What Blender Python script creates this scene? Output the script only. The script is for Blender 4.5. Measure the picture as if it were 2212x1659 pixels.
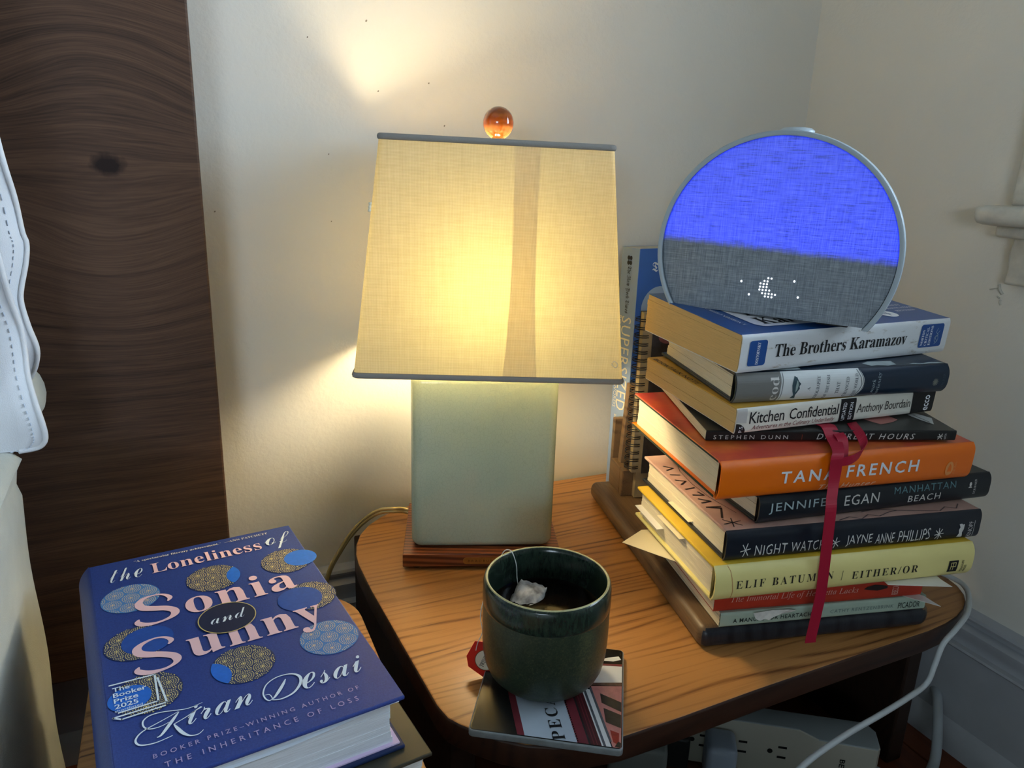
import bpy, bmesh, math, random
from mathutils import Vector, Matrix, noise as mnoise

random.seed(7)
for _o in list(bpy.data.objects):
    bpy.data.objects.remove(_o)
SC = bpy.context.scene
COL = SC.collection
R = math.radians
PI = math.pi

# ------------------------------------------------------------------ camera
ZC = 0.59                      # eye height above the floor (floor z = 0)
FPX = 1600.0                   # focal length in pixels of the 2212 px wide frame
PITCH, ROLL, YAW = R(15.9123), R(-1.9123), R(24.5)
_fw = Vector((0, math.cos(PITCH), -math.sin(PITCH)))
_rt = Vector((1, 0, 0))
_dn = Vector((0, -math.sin(PITCH), -math.cos(PITCH)))
_r2 = math.cos(ROLL) * _rt + math.sin(ROLL) * _dn
_d2 = -math.sin(ROLL) * _rt + math.cos(ROLL) * _dn
_Z = Matrix.Rotation(-YAW, 3, 'Z')
_r2, _d2, _f2 = _Z @ _r2, _Z @ _d2, _Z @ _fw
cam_data = bpy.data.cameras.new('camera')
cam_data.sensor_width = 36.0
cam_data.lens = FPX / 2212.0 * 36.0
cam_data.clip_start = 0.01
cam_data.clip_end = 50
cam = bpy.data.objects.new('camera', cam_data)
COL.objects.link(cam)
_m = Matrix((( _r2.x, -_d2.x, -_f2.x, 0), (_r2.y, -_d2.y, -_f2.y, 0), (_r2.z, -_d2.z, -_f2.z, ZC), (0, 0, 0, 1)))
cam.matrix_world = _m
SC.camera = cam

# ------------------------------------------------------------------ light and exposure
WINDOW_POWER = 80.0
UNSEEN_WINDOW_POWER = 36.0
BULB_STRENGTH = 104.0
SC.view_settings.view_transform = 'Standard'
SC.view_settings.look = 'None'
SC.view_settings.gamma = 1.0
SC.view_settings.use_curve_mapping = False
SC.view_settings.exposure = 0.0
w = bpy.data.worlds.new('sky')
SC.world = w
w.use_nodes = True
w.node_tree.nodes['Background'].inputs[0].default_value = (0.55, 0.70, 1.0, 1)
w.node_tree.nodes['Background'].inputs[1].default_value = 0.4

WALLX, WALLY = 0.745, 0.76
WIN_Y0, WIN_Y1, WIN_Z0, WIN_Z1 = -1.30, 0.40, 0.57, 1.28
def window_light(name, loc, rot, sx, sy, power, color):
    l = bpy.data.lights.new(name, 'AREA')
    l.shape = 'RECTANGLE'
    l.size, l.size_y = sx, sy
    l.energy = power
    l.color = color
    o = bpy.data.objects.new(name, l)
    COL.objects.link(o)
    o.location = loc
    o.rotation_euler = rot
window_light('window_daylight', (WALLX + 0.16, -0.45, 0.93), (0, R(90), 0), 0.80, 1.85, WINDOW_POWER, (0.66, 0.83, 1.0))
window_light('unseen_window_fill', (-1.50, -2.13, 0.80), (R(90), 0, 0), 1.2, 0.64, UNSEEN_WINDOW_POWER, (0.70, 0.85, 1.0))   # unseen second window, added for fill daylight from behind the viewer

# ------------------------------------------------------------------ helpers
def lin(c):
    out = []
    for v in c[:3]:
        v = v / 255.0
        out.append(v / 12.92 if v <= 0.04045 else ((v + 0.055) / 1.055) ** 2.4)
    return (*out, 1.0)

def newmat(name):
    m = bpy.data.materials.new(name)
    m.use_nodes = True
    nt = m.node_tree
    return m, nt, nt.nodes['Principled BSDF']

def nd(nt, t, **k):
    n = nt.nodes.new(t)
    for a, b in k.items():
        setattr(n, a, b)
    return n

def coords(nt, scale=(1, 1, 1), rot=(0, 0, 0), loc=(0, 0, 0)):
    tc = nd(nt, 'ShaderNodeTexCoord')
    mp = nd(nt, 'ShaderNodeMapping')
    mp.inputs['Scale'].default_value = scale
    mp.inputs['Rotation'].default_value = rot
    mp.inputs['Location'].default_value = loc
    nt.links.new(tc.outputs['Object'], mp.inputs[0])
    return mp.outputs[0]

def noise(nt, vec, scale, detail=3, rough=0.5):
    n = nd(nt, 'ShaderNodeTexNoise')
    n.inputs['Scale'].default_value = scale
    n.inputs['Detail'].default_value = detail
    n.inputs['Roughness'].default_value = rough
    nt.links.new(vec, n.inputs['Vector'])
    return n.outputs['Fac']

def ramp(nt, fac, stops):
    r = nd(nt, 'ShaderNodeValToRGB')
    e = r.color_ramp.elements
    while len(e) < len(stops):
        e.new(0.5)
    for i, (p, c) in enumerate(stops):
        e[i].position = p
        e[i].color = c if len(c) == 4 and max(c) <= 1.0 else lin(c)
    nt.links.new(fac, r.inputs[0])
    return r.outputs[0]

def mixc(nt, fac, a, b, mode='MIX'):
    m = nd(nt, 'ShaderNodeMix', data_type='RGBA', blend_type=mode)
    for sock, v in ((m.inputs[0], fac), (m.inputs[6], a), (m.inputs[7], b)):
        if hasattr(v, 'node'):
            nt.links.new(v, sock)
        elif isinstance(v, (int, float)):
            sock.default_value = v
        else:
            sock.default_value = v
    return m.outputs[2]

def math_(nt, op, a, b=0.0):
    m = nd(nt, 'ShaderNodeMath', operation=op)
    for sock, v in ((m.inputs[0], a), (m.inputs[1], b)):
        if hasattr(v, 'node'):
            nt.links.new(v, sock)
        else:
            sock.default_value = v
    return m.outputs[0]

def bump(nt, bs, h, strength=0.3, dist=0.001):
    b = nd(nt, 'ShaderNodeBump')
    b.inputs['Strength'].default_value = strength
    b.inputs['Distance'].default_value = dist
    nt.links.new(h, b.inputs['Height'])
    nt.links.new(b.outputs[0], bs.inputs['Normal'])

_flat = {}
def flat(name, c, rough=0.5, spec=0.4, metal=0.0, var=0.0, vscale=40, bmp=0.0, bscale=300, bdist=0.0006):
    """one plain colour with optional soft mottling and fine relief"""
    key = (name, tuple(c), rough, metal, var, bmp)
    if key in _flat:
        return _flat[key]
    m, nt, bs = newmat(name)
    bs.inputs['Roughness'].default_value = rough
    bs.inputs['Metallic'].default_value = metal
    bs.inputs['Specular IOR Level'].default_value = spec
    col = lin(c)
    v = coords(nt)
    if var:
        f = noise(nt, v, vscale, 4, 0.6)
        d = tuple(x * (1 - var) for x in col[:3]) + (1,)
        e = tuple(min(1, x * (1 + var)) for x in col[:3]) + (1,)
        nt.links.new(ramp(nt, f, [(0.3, d), (0.7, e)]), bs.inputs['Base Color'])
    else:
        bs.inputs['Base Color'].default_value = col
    if bmp:
        bump(nt, bs, noise(nt, v, bscale, 3), bmp, bdist)
    _flat[key] = m
    return m

def wood(name, dark, mid, light, wave=45, along=1.6, axis='X', rough=0.45, bmp=0.15, spec=0.35, contrast=(0.36, 0.62), warp=0.02, pores=0.3, distort=0):
    """grain lines of irregular spacing along one axis, wandering a little, with fine pores; wave = lines per metre or so"""
    m, nt, bs = newmat(name)
    bs.inputs['Roughness'].default_value = rough
    bs.inputs['Specular IOR Level'].default_value = spec
    tc = nd(nt, 'ShaderNodeTexCoord')
    sx = nd(nt, 'ShaderNodeSeparateXYZ')
    nt.links.new(tc.outputs['Object'], sx.inputs[0])
    i = 'XYZ'.index(axis)
    u, v_, w_ = sx.outputs[i], sx.outputs[(i + 1) % 3], sx.outputs[(i + 2) % 3]
    def vec(a, b, c):
        cb = nd(nt, 'ShaderNodeCombineXYZ')
        for k, q in enumerate((a, b, c)):
            nt.links.new(q, cb.inputs[k])
        return cb.outputs[0]
    mul = lambda q, k: math_(nt, 'MULTIPLY', q, k)
    wob = mul(math_(nt, 'SUBTRACT', noise(nt, vec(mul(u, 2.2), mul(v_, 7), mul(w_, 7)), 1.0, 2), 0.5), warp * 2)
    va = math_(nt, 'ADD', v_, wob)
    ph = math_(nt, 'ADD', mul(va, wave), mul(noise(nt, vec(mul(u, along), mul(v_, wave * 0.09), mul(w_, wave * 0.09)), 1.0, 2, 0.5), 9.0))
    ln = math_(nt, 'POWER', math_(nt, 'ADD', mul(math_(nt, 'SINE', mul(ph, 6.2832)), 0.5), 0.5), 2.2)
    md = noise(nt, vec(mul(u, 5), mul(va, wave * 0.6), mul(w_, wave * 0.6)), 1.0, 2)
    mdc = math_(nt, 'MINIMUM', math_(nt, 'MAXIMUM', mul(math_(nt, 'SUBTRACT', md, 0.36), 4.0), 0.08), 1.0)
    f2 = noise(nt, vec(mul(u, 16), mul(va, 760), mul(w_, 760)), 1.0, 2, 0.6)
    f3 = noise(nt, vec(mul(u, 1.0), mul(va, 9), mul(w_, 9)), 1.0, 2)
    f = math_(nt, 'SUBTRACT', math_(nt, 'ADD', mul(f2, pores), math_(nt, 'ADD', mul(f3, 0.35), 0.35 - pores * 0.5)), mul(mul(ln, mdc), 0.26))
    c = ramp(nt, f, [(contrast[0], dark), ((contrast[0] * 0.55 + contrast[1] * 0.45), mid), (contrast[1], light)])
    nt.links.new(c, bs.inputs['Base Color'])
    bump(nt, bs, f, bmp, 0.0008)
    return m

def link(o, parent=None):
    COL.objects.link(o)
    if parent is not None:
        o.parent = parent
    return o

def tag(o, label=None, cat=None, group=None, kind=None):
    if label: o['label'] = label
    if cat: o['category'] = cat
    if group: o['group'] = group
    if kind: o['kind'] = kind
    return o

def empty(name, loc, rot=(0, 0, 0), label=None, cat=None, group=None):
    o = bpy.data.objects.new(name, None)
    o.empty_display_size = 0.02
    o.location = loc
    o.rotation_mode = 'XYZ'
    o.rotation_euler = rot
    COL.objects.link(o)
    return tag(o, label, cat, group)

def obj(name, bm, m, parent=None, smooth=False, auto=None):
    me = bpy.data.meshes.new(name)
    bmesh.ops.recalc_face_normals(bm, faces=bm.faces[:])
    if smooth:
        for f in bm.faces:
            f.smooth = True
        if auto:
            for e in bm.edges:
                if len(e.link_faces) == 2 and e.calc_face_angle(0) > R(auto):
                    e.smooth = False
    bm.to_mesh(me)
    bm.free()
    for x in (m if isinstance(m, (list, tuple)) else [m]):
        me.materials.append(x)
    return link(bpy.data.objects.new(name, me), parent)

def add_box(bm, x0, x1, y0, y1, z0, z1, M=None):
    vs = [bm.verts.new(Vector(p) if M is None else M @ Vector(p)) for p in
          ((x0, y0, z0), (x1, y0, z0), (x1, y1, z0), (x0, y1, z0), (x0, y0, z1), (x1, y0, z1), (x1, y1, z1), (x0, y1, z1))]
    fs = [bm.faces.new([vs[i] for i in q]) for q in ((0, 3, 2, 1), (4, 5, 6, 7), (0, 1, 5, 4), (1, 2, 6, 5), (2, 3, 7, 6), (3, 0, 4, 7))]
    return vs, fs

def boxbm(x0, x1, y0, y1, z0, z1, bev=0.0, seg=2, M=None):
    bm = bmesh.new()
    add_box(bm, x0, x1, y0, y1, z0, z1, M)
    if bev:
        bmesh.ops.bevel(bm, geom=bm.edges[:], offset=bev, segments=seg, profile=0.5, affect='EDGES')
    return bm

def rrect(x0, x1, y0, y1, r, n=8):
    """rounded rectangle outline, r may be a list of four radii (x0y0, x1y0, x1y1, x0y1)"""
    rr = r if isinstance(r, (list, tuple)) else [r] * 4
    pts = []
    for (cx, cy, a0, q) in ((x0 + rr[0], y0 + rr[0], PI, rr[0]), (x1 - rr[1], y0 + rr[1], 1.5 * PI, rr[1]), (x1 - rr[2], y1 - rr[2], 0, rr[2]), (x0 + rr[3], y1 - rr[3], 0.5 * PI, rr[3])):
        for i in range(n + 1):
            a = a0 + i / n * PI / 2
            pts.append((cx + q * math.cos(a), cy + q * math.sin(a)))
    return pts

def prism(pts, z0, z1, bev=0.0, seg=2, M=None):
    """extrude a 2D outline from z0 to z1, optionally rounding top and bottom edges"""
    bm = bmesh.new()
    prof = [(0.0, z0), (0.0, z1)]
    if bev:
        prof = [(bev * (1 - math.sin(i / seg * PI / 2)), z0 + bev * (1 - math.cos(i / seg * PI / 2))) for i in range(seg + 1)] + \
               [(bev * (1 - math.cos(i / seg * PI / 2)), z1 - bev * (1 - math.sin(i / seg * PI / 2))) for i in range(seg + 1)]
    n = len(pts)
    nrm = []
    for i in range(n):
        a, b = Vector(pts[i - 1]), Vector(pts[(i + 1) % n])
        t = (b - a)
        t = t.normalized() if t.length > 1e-9 else Vector((1, 0))
        nrm.append(Vector((t.y, -t.x)))
    rings = []
    for ins, z in prof:
        rings.append([bm.verts.new((M or Matrix()) @ Vector((p[0] - nrm[i].x * ins, p[1] - nrm[i].y * ins, z))) for i, p in enumerate(pts)])
    for a, b in zip(rings, rings[1:]):
        for i in range(n):
            bm.faces.new((a[i], a[(i + 1) % n], b[(i + 1) % n], b[i]))
    bm.faces.new(rings[0][::-1])
    bm.faces.new(rings[-1])
    return bm

def lathe(profile, n=64, M=None):
    bm = bmesh.new()
    rings = []
    for r, z in profile:
        if r < 1e-6:
            rings.append([bm.verts.new(Vector((0, 0, z)))])
        else:
            rings.append([bm.verts.new(Vector((r * math.cos(2 * PI * i / n), r * math.sin(2 * PI * i / n), z))) for i in range(n)])
    for a, b in zip(rings, rings[1:]):
        for i in range(n):
            j = (i + 1) % n
            if len(a) == 1 and len(b) == 1:
                continue
            if len(a) == 1:
                bm.faces.new((a[0], b[j], b[i]))
            elif len(b) == 1:
                bm.faces.new((a[i], a[j], b[0]))
            else:
                bm.faces.new((a[i], a[j], b[j], b[i]))
    if M is not None:
        bm.transform(M)
    return bm

def smooth_path(pts, sub=8):
    P = [Vector(p) for p in pts]
    out = []
    for i in range(len(P) - 1):
        p0, p1, p2, p3 = P[max(i - 1, 0)], P[i], P[i + 1], P[min(i + 2, len(P) - 1)]
        for k in range(sub):
            t = k / sub
            out.append(0.5 * ((2 * p1) + (p2 - p0) * t + (2 * p0 - 5 * p1 + 4 * p2 - p3) * t * t + (3 * p1 - p0 - 3 * p2 + p3) * t ** 3))
    out.append(P[-1])
    return out

def tube(pts, rad, n=8, sub=8, bm=None, smooth=True):
    bm = bm or bmesh.new()
    P = smooth_path(pts, sub) if smooth else [Vector(p) for p in pts]
    up = Vector((0, 0, 1))
    rings = []
    prev = None
    for i, p in enumerate(P):
        t = (P[min(i + 1, len(P) - 1)] - P[max(i - 1, 0)]).normalized()
        if prev is None:
            a = t.cross(up if abs(t.z) < 0.9 else Vector((1, 0, 0))).normalized()
        else:
            a = (prev - t * prev.dot(t)).normalized()
        prev = a
        b = t.cross(a)
        r = rad(i / (len(P) - 1)) if callable(rad) else rad
        rings.append([bm.verts.new(p + r * (math.cos(2 * PI * k / n) * a + math.sin(2 * PI * k / n) * b)) for k in range(n)])
    for a, b in zip(rings, rings[1:]):
        for k in range(n):
            bm.faces.new((a[k], a[(k + 1) % n], b[(k + 1) % n], b[k]))
    bm.faces.new(rings[0][::-1])
    bm.faces.new(rings[-1])
    return bm

def strip(pts, width_vecs, thick=0.0006, sub=6):
    """a ribbon along pts; width vector at each point"""
    P = smooth_path(pts, sub)
    Wv = smooth_path(width_vecs, sub)
    bm = bmesh.new()
    rows = []
    for i, p in enumerate(P):
        t = (P[min(i + 1, len(P) - 1)] - P[max(i - 1, 0)]).normalized()
        nn = t.cross(Wv[i]).normalized() * thick / 2
        rows.append([bm.verts.new(p - Wv[i] / 2 - nn), bm.verts.new(p + Wv[i] / 2 - nn), bm.verts.new(p + Wv[i] / 2 + nn), bm.verts.new(p - Wv[i] / 2 + nn)])
    for a, b in zip(rows, rows[1:]):
        for k in range(4):
            bm.faces.new((a[k], a[(k + 1) % 4], b[(k + 1) % 4], b[k]))
    bm.faces.new(rows[0][::-1])
    bm.faces.new(rows[-1])
    return bm

# ---- lettering: glyph styles come from the Unicode mathematical alphabets of the built-in font stack
def _alpha(s, up, lo, dig=None, exc=None):
    o = []
    for ch in s:
        if exc and ch in exc: o.append(exc[ch])
        elif 'A' <= ch <= 'Z': o.append(chr(up + ord(ch) - 65))
        elif 'a' <= ch <= 'z': o.append(chr(lo + ord(ch) - 97))
        elif dig and '0' <= ch <= '9': o.append(chr(dig + ord(ch) - 48))
        else: o.append(ch)
    return ''.join(o)
def serif(s): return _alpha(s, 0x1D400, 0x1D41A, 0x1D7CE)
def serif_it(s): return _alpha(s, 0x1D434, 0x1D44E, None, {'h': '\u210e'})
def serif_bi(s): return _alpha(s, 0x1D468, 0x1D482)
def script(s): return _alpha(s, 0x1D4D0, 0x1D4EA)
def thin_script(s): return _alpha(s, 0x1D49C, 0x1D4B6, None, {'e': '\u212f', 'g': '\u210a', 'o': '\u2134', 'B': '\u212c', 'E': '\u2130', 'F': '\u2131', 'H': '\u210b', 'I': '\u2110', 'L': '\u2112', 'M': '\u2133', 'R': '\u211b'})
def frak(s): return _alpha(s, 0x1D56C, 0x1D586)
def sansb(s): return '\x01' + s        # heavier strokes of the built-in sans
def sansi(s): return '\x02' + s        # slanted

def glyphs(body, offset=0.0, spacing=1.0, res=2):
    c = bpy.data.curves.new('glyphs', 'FONT')
    if body[0] == '\x01':
        body, offset = body[1:], 0.016
    elif body[0] == '\x02':
        body, c.shear = body[1:], 0.25
    c.body = body
    c.resolution_u = res
    c.offset = offset
    c.space_character = spacing
    c.align_x = 'LEFT'
    o = bpy.data.objects.new('glyphs', c)
    me = o.to_mesh()
    V = [(v.co.x, v.co.y) for v in me.vertices]
    F = [tuple(p.vertices) for p in me.polygons]
    o.to_mesh_clear()
    bpy.data.objects.remove(o)
    x0, x1 = min(v[0] for v in V), max(v[0] for v in V)
    y0, y1 = min(v[1] for v in V), max(v[1] for v in V)
    return V, F, (x0, x1, y0, y1)

def letter(parent, body, rect, fn, m, rot=0, offset=0.0, spacing=1.0, name='lettering', shear=0.0, res=2, warp=None):
    """fit the words into rect (s0, t0, s1, t1) in millimetres of the face described by fn(s, t); rot 0, 90 (reads up) or -90 (reads down)"""
    V, F, (x0, x1, y0, y1) = glyphs(body, offset, spacing, res)
    s0, t0, s1, t1 = [q * 0.001 for q in rect]
    co = []
    for x, y in V:
        u, v = (x - x0) / (x1 - x0), (y - y0) / (y1 - y0)
        if warp: u, v = warp(u, v)
        if rot == 0: s, t = s0 + u * (s1 - s0) + shear * v * (t1 - t0), t0 + v * (t1 - t0)
        elif rot == 90: s, t = s1 - v * (s1 - s0), t0 + u * (t1 - t0)
        else: s, t = s0 + v * (s1 - s0), t1 - u * (t1 - t0)
        co.append((s, t))
    if getattr(fn, 'T', 0):
        me = bpy.data.meshes.new(name)
        me.from_pydata([(a, b, 0) for a, b in co], [], F)
        bm = bmesh.new(); bm.from_mesh(me)
        slice_for(bm, fn)
        bm.to_mesh(me); bm.free()
        me.materials.append(m)
        return link(bpy.data.objects.new(name, me), parent)
    co = [fn(a, b) for a, b in co]
    me = bpy.data.meshes.new(name)
    me.from_pydata(co, [], F)
    me.materials.append(m)
    return link(bpy.data.objects.new(name, me), parent)

CUTS = (0.04, 0.08, 0.13, 0.2, 0.3, 0.42, 0.58, 0.7, 0.8, 0.87, 0.92, 0.96)
def slice_for(bm, fn):
    """cut a flat print into bands so that it follows a rounded spine, then lay it on"""
    for c in CUTS:
        bmesh.ops.bisect_plane(bm, geom=bm.verts[:] + bm.edges[:] + bm.faces[:], dist=1e-7, plane_co=(0, c * fn.T, 0), plane_no=(0, 1, 0))
    for v in bm.verts:
        v.co = fn(v.co.x, v.co.y)

def patch(parent, pts, fn, m, name='printed_panel', grid=1):
    """a flat printed shape: outline in millimetres on the face fn"""
    bm = bmesh.new()
    if grid > 1 and len(pts) == 4:
        a, b, c, d = [Vector(p) for p in pts]
        rows = [[bm.verts.new(fn(*(((a.lerp(b, i / grid)).lerp(d.lerp(c, i / grid), j / grid)) * 0.001))) for i in range(grid + 1)] for j in range(grid + 1)]
        for j in range(grid):
            for i in range(grid):
                bm.faces.new((rows[j][i], rows[j][i + 1], rows[j + 1][i + 1], rows[j + 1][i]))
    else:
        cut = getattr(fn, 'T', 0)
        bm.faces.new([bm.verts.new((p[0] * 0.001, p[1] * 0.001, 0) if cut else fn(p[0] * 0.001, p[1] * 0.001)) for p in pts])
        bmesh.ops.triangulate(bm, faces=bm.faces[:])
        if cut: slice_for(bm, fn)
    return obj(name, bm, m, parent)

def stroke(parent, lines, width, fn, m, name='printed_line'):
    """poly-lines of the given width (mm) printed on the face fn"""
    bm = bmesh.new()
    for ln in lines:
        for a, b in zip(ln, ln[1:]):
            a, b = Vector(a), Vector(b)
            t = (b - a)
            if t.length < 1e-6: continue
            t.normalize()
            n = Vector((-t.y, t.x)) * width / 2
            e = t * width * 0.3
            bm.faces.new([bm.verts.new((q.x * 0.001, q.y * 0.001, 0) if getattr(fn, 'T', 0) else fn(q.x * 0.001, q.y * 0.001)) for q in (a - e - n, b + e - n, b + e + n, a - e + n)])
    if getattr(fn, 'T', 0): slice_for(bm, fn)
    return obj(name, bm, m, parent)

def brush(parent, pts, fn, m, name='lettering', sub=8):
    """a pen stroke of varying width printed on the face fn; pts = (s, t, width) in millimetres"""
    P = smooth_path(pts, sub)
    bm = bmesh.new()
    prev = None
    for i, p in enumerate(P):
        a, b = P[max(i - 1, 0)], P[min(i + 1, len(P) - 1)]
        t = Vector((b.x - a.x, b.y - a.y)).normalized()
        n = Vector((-t.y, t.x)) * max(p.z, 0.2) / 2
        row = [bm.verts.new(fn((p.x - n.x) * .001, (p.y - n.y) * .001)), bm.verts.new(fn((p.x + n.x) * .001, (p.y + n.y) * .001))]
        if prev: bm.faces.new((prev[0], prev[1], row[1], row[0]))
        prev = row
    return obj(name, bm, m, parent)

def disc(cx, cy, r, n=40, r2=None):
    return [(cx + r * math.cos(2 * PI * i / n), cy + (r2 or r) * math.sin(2 * PI * i / n)) for i in range(n)]

# ------------------------------------------------------------------ common materials
m_wall, nt, bs = newmat('painted_plaster')
v = coords(nt)
f = noise(nt, v, 2.2, 3)
nt.links.new(ramp(nt, f, [(0.3, lin((228, 224, 213))), (0.7, lin((236, 232, 222)))]), bs.inputs['Base Color'])
bs.inputs['Roughness'].default_value = 0.55
bs.inputs['Specular IOR Level'].default_value = 0.3
n1, n2 = noise(nt, v, 190, 4, 0.6), noise(nt, v, 28, 3)
bump(nt, bs, math_(nt, 'ADD', n1, math_(nt, 'MULTIPLY', n2, 1.6)), 0.35, 0.0011)
m_trim = flat('trim_paint', (206, 207, 206), 0.42, 0.4, var=0.05, vscale=30, bmp=0.3, bscale=60)
m_white = flat('white_print', (238, 240, 242), 0.55)
m_black_ink = flat('black_print', (20, 20, 22), 0.55)
m_pages = None
def pages_mat(name, c, dark=0.80):
    m, nt, bs = newmat(name)
    v = coords(nt, (0.02, 0.02, 1))
    f = noise(nt, v, 2600, 3, 0.7)
    v2 = coords(nt)
    g = noise(nt, v2, 25, 3)
    col = lin(c)
    a = ramp(nt, f, [(0.35, tuple(x * dark for x in col[:3]) + (1,)), (0.62, col)])
    a = mixc(nt, math_(nt, 'MULTIPLY', g, 0.25), a, tuple(x * 0.8 for x in col[:3]) + (1,))
    nt.links.new(a, bs.inputs['Base Color'])
    bs.inputs['Roughness'].default_value = 0.85
    bs.inputs['Specular IOR Level'].default_value = 0.15
    bump(nt, bs, f, 0.35, 0.0004)
    return m
m_pg_cream = pages_mat('cream_paper', (232, 220, 190))
m_pg_tan = pages_mat('aged_paper', (214, 180, 120))
m_pg_white = pages_mat('white_paper', (232, 234, 232))
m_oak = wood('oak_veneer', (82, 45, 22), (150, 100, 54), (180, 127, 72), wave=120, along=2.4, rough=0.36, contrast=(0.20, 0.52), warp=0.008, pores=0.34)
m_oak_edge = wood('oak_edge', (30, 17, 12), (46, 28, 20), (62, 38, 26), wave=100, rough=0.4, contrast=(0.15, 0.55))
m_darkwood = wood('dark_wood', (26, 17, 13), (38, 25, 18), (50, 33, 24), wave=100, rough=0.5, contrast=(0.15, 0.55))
m_rack = wood('rack_wood', (42, 31, 24), (80, 61, 46), (116, 92, 66), wave=60, axis='Y', rough=0.42, contrast=(0.15, 0.55))
m_brass = flat('brass', (176, 130, 66), 0.35, 0.5, metal=0.8, var=0.1, vscale=200)

# ------------------------------------------------------------------ room shell
XW, YF, ZT = -2.2, -2.0, 2.5
def struct(o):
    o['kind'] = 'structure'
    return o
WB = struct(obj('wall_back', boxbm(XW - 0.1, WALLX + 0.1, WALLY, WALLY + 0.1, -0.02, ZT), m_wall))
m_far = flat('low_bounce_wall', (120, 118, 112), 0.7)  # unseen walls, darkened to cut the light bounced onto the right wall
struct(obj('wall_left', boxbm(XW - 0.1, XW, YF, WALLY, -0.02, ZT), m_far))
W2X0, W2X1, W2Z0, W2Z1 = -2.05, -0.95, 0.52, 1.08
bm = bmesh.new()
add_box(bm, XW - 0.1, W2X0, YF - 0.1, YF, -0.02, ZT)
add_box(bm, W2X1, WALLX + 0.1, YF - 0.1, YF, -0.02, ZT)
add_box(bm, W2X0, W2X1, YF - 0.1, YF, -0.02, W2Z0)
add_box(bm, W2X0, W2X1, YF - 0.1, YF, W2Z1, ZT)
struct(obj('wall_front', bm, m_far))
bm = bmesh.new()
for x0, x1, z0, z1 in ((W2X0, W2X0 + 0.05, W2Z0, W2Z1), (W2X1 - 0.05, W2X1, W2Z0, W2Z1), (W2X0 + 0.05, W2X1 - 0.05, W2Z0, W2Z0 + 0.06), (W2X0 + 0.05, W2X1 - 0.05, W2Z1 - 0.05, W2Z1)):
    add_box(bm, x0, x1, YF - 0.07, YF - 0.04, z0, z1)
struct(obj('unseen_window_frame', bm, m_trim))  # frame added round the unseen fill light
struct(obj('ceiling', boxbm(XW - 0.1, WALLX + 0.1, YF - 0.1, WALLY + 0.1, ZT, ZT + 0.08), flat('ceiling_paint', (228, 228, 224), 0.8)))
bm = bmesh.new()
add_box(bm, WALLX, WALLX + 0.1, WIN_Y1, WALLY, -0.02, ZT)
add_box(bm, WALLX, WALLX + 0.1, YF, WIN_Y0, -0.02, ZT)
add_box(bm, WALLX, WALLX + 0.1, WIN_Y0, WIN_Y1, -0.02, WIN_Z0)
add_box(bm, WALLX, WALLX + 0.1, WIN_Y0, WIN_Y1, WIN_Z1, ZT)
struct(obj('wall_right', bm, m_wall))
# floor: narrow boards running towards the back wall
fl = struct(obj('floor', boxbm(XW, WALLX, YF, WALLY, -0.03, -0.006), flat('subfloor', (30, 18, 12), 0.8)))
m_floor = wood('cherry_floor', (44, 20, 12), (86, 42, 24), (112, 58, 32), wave=80, axis='Y', rough=0.35, contrast=(0.15, 0.55))
fl_me = None
pw_ = 0.058
k = 0
x = WALLX
while x > XW + 0.02:
    bm = boxbm(-pw_ + 0.0012, 0, YF, WALLY, -0.006, 0, 0.0008, 1)
    if fl_me is None:
        o = obj('plank', bm, m_floor, fl)
        fl_me = o.data
    else:
        bm.free()
        o = link(bpy.data.objects.new('plank', fl_me), fl)
    o.location = (x, 0, 0)
    x -= pw_
    k += 1

def baseboard_profile():
    # (depth from the wall, height): shoe quarter-round, flat board, moulded cap
    return [(0, 0.0), (0.026, 0.0), (0.026, 0.006), (0.0245, 0.016), (0.021, 0.025), (0.016, 0.030), (0.0145, 0.031), (0.0145, 0.1135), (0.017, 0.1145), (0.0185, 0.1165), (0.017, 0.1185),
            (0.0115, 0.1195), (0.0105, 0.123), (0.0115, 0.129), (0.0135, 0.1345), (0.0135, 0.1385), (0.010, 0.1415), (0.006, 0.143), (0.0055, 0.1475), (0.0105, 0.149), (0.0115, 0.152), (0.010, 0.155), (0.004, 0.157), (0, 0.1585)]
def extrude_profile(prof, f0, f1):
    bm = bmesh.new()
    a = [bm.verts.new(f0(d, z)) for d, z in prof]
    b = [bm.verts.new(f1(d, z)) for d, z in prof]
    n = len(prof)
    for i in range(n):
        bm.faces.new((a[i], a[(i + 1) % n], b[(i + 1) % n], b[i]))
    bm.faces.new(a[::-1]); bm.faces.new(b)
    return bm
bp = baseboard_profile()
m_base = flat('shaded_baseboard_paint', (178, 181, 186), 0.45, 0.35, var=0.05, vscale=25, bmp=0.25, bscale=50)  # trim white darkened: shade near the floor is put into the colour
struct(obj('baseboard_back', extrude_profile(bp, lambda d, z: (XW, WALLY - d, z), lambda d, z: (WALLX, WALLY - d, z)), m_base, smooth=True, auto=40))
struct(obj('baseboard_right', extrude_profile(bp, lambda d, z: (WALLX - d, YF, z), lambda d, z: (WALLX - d, WALLY, z)), m_base, smooth=True, auto=40))

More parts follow.
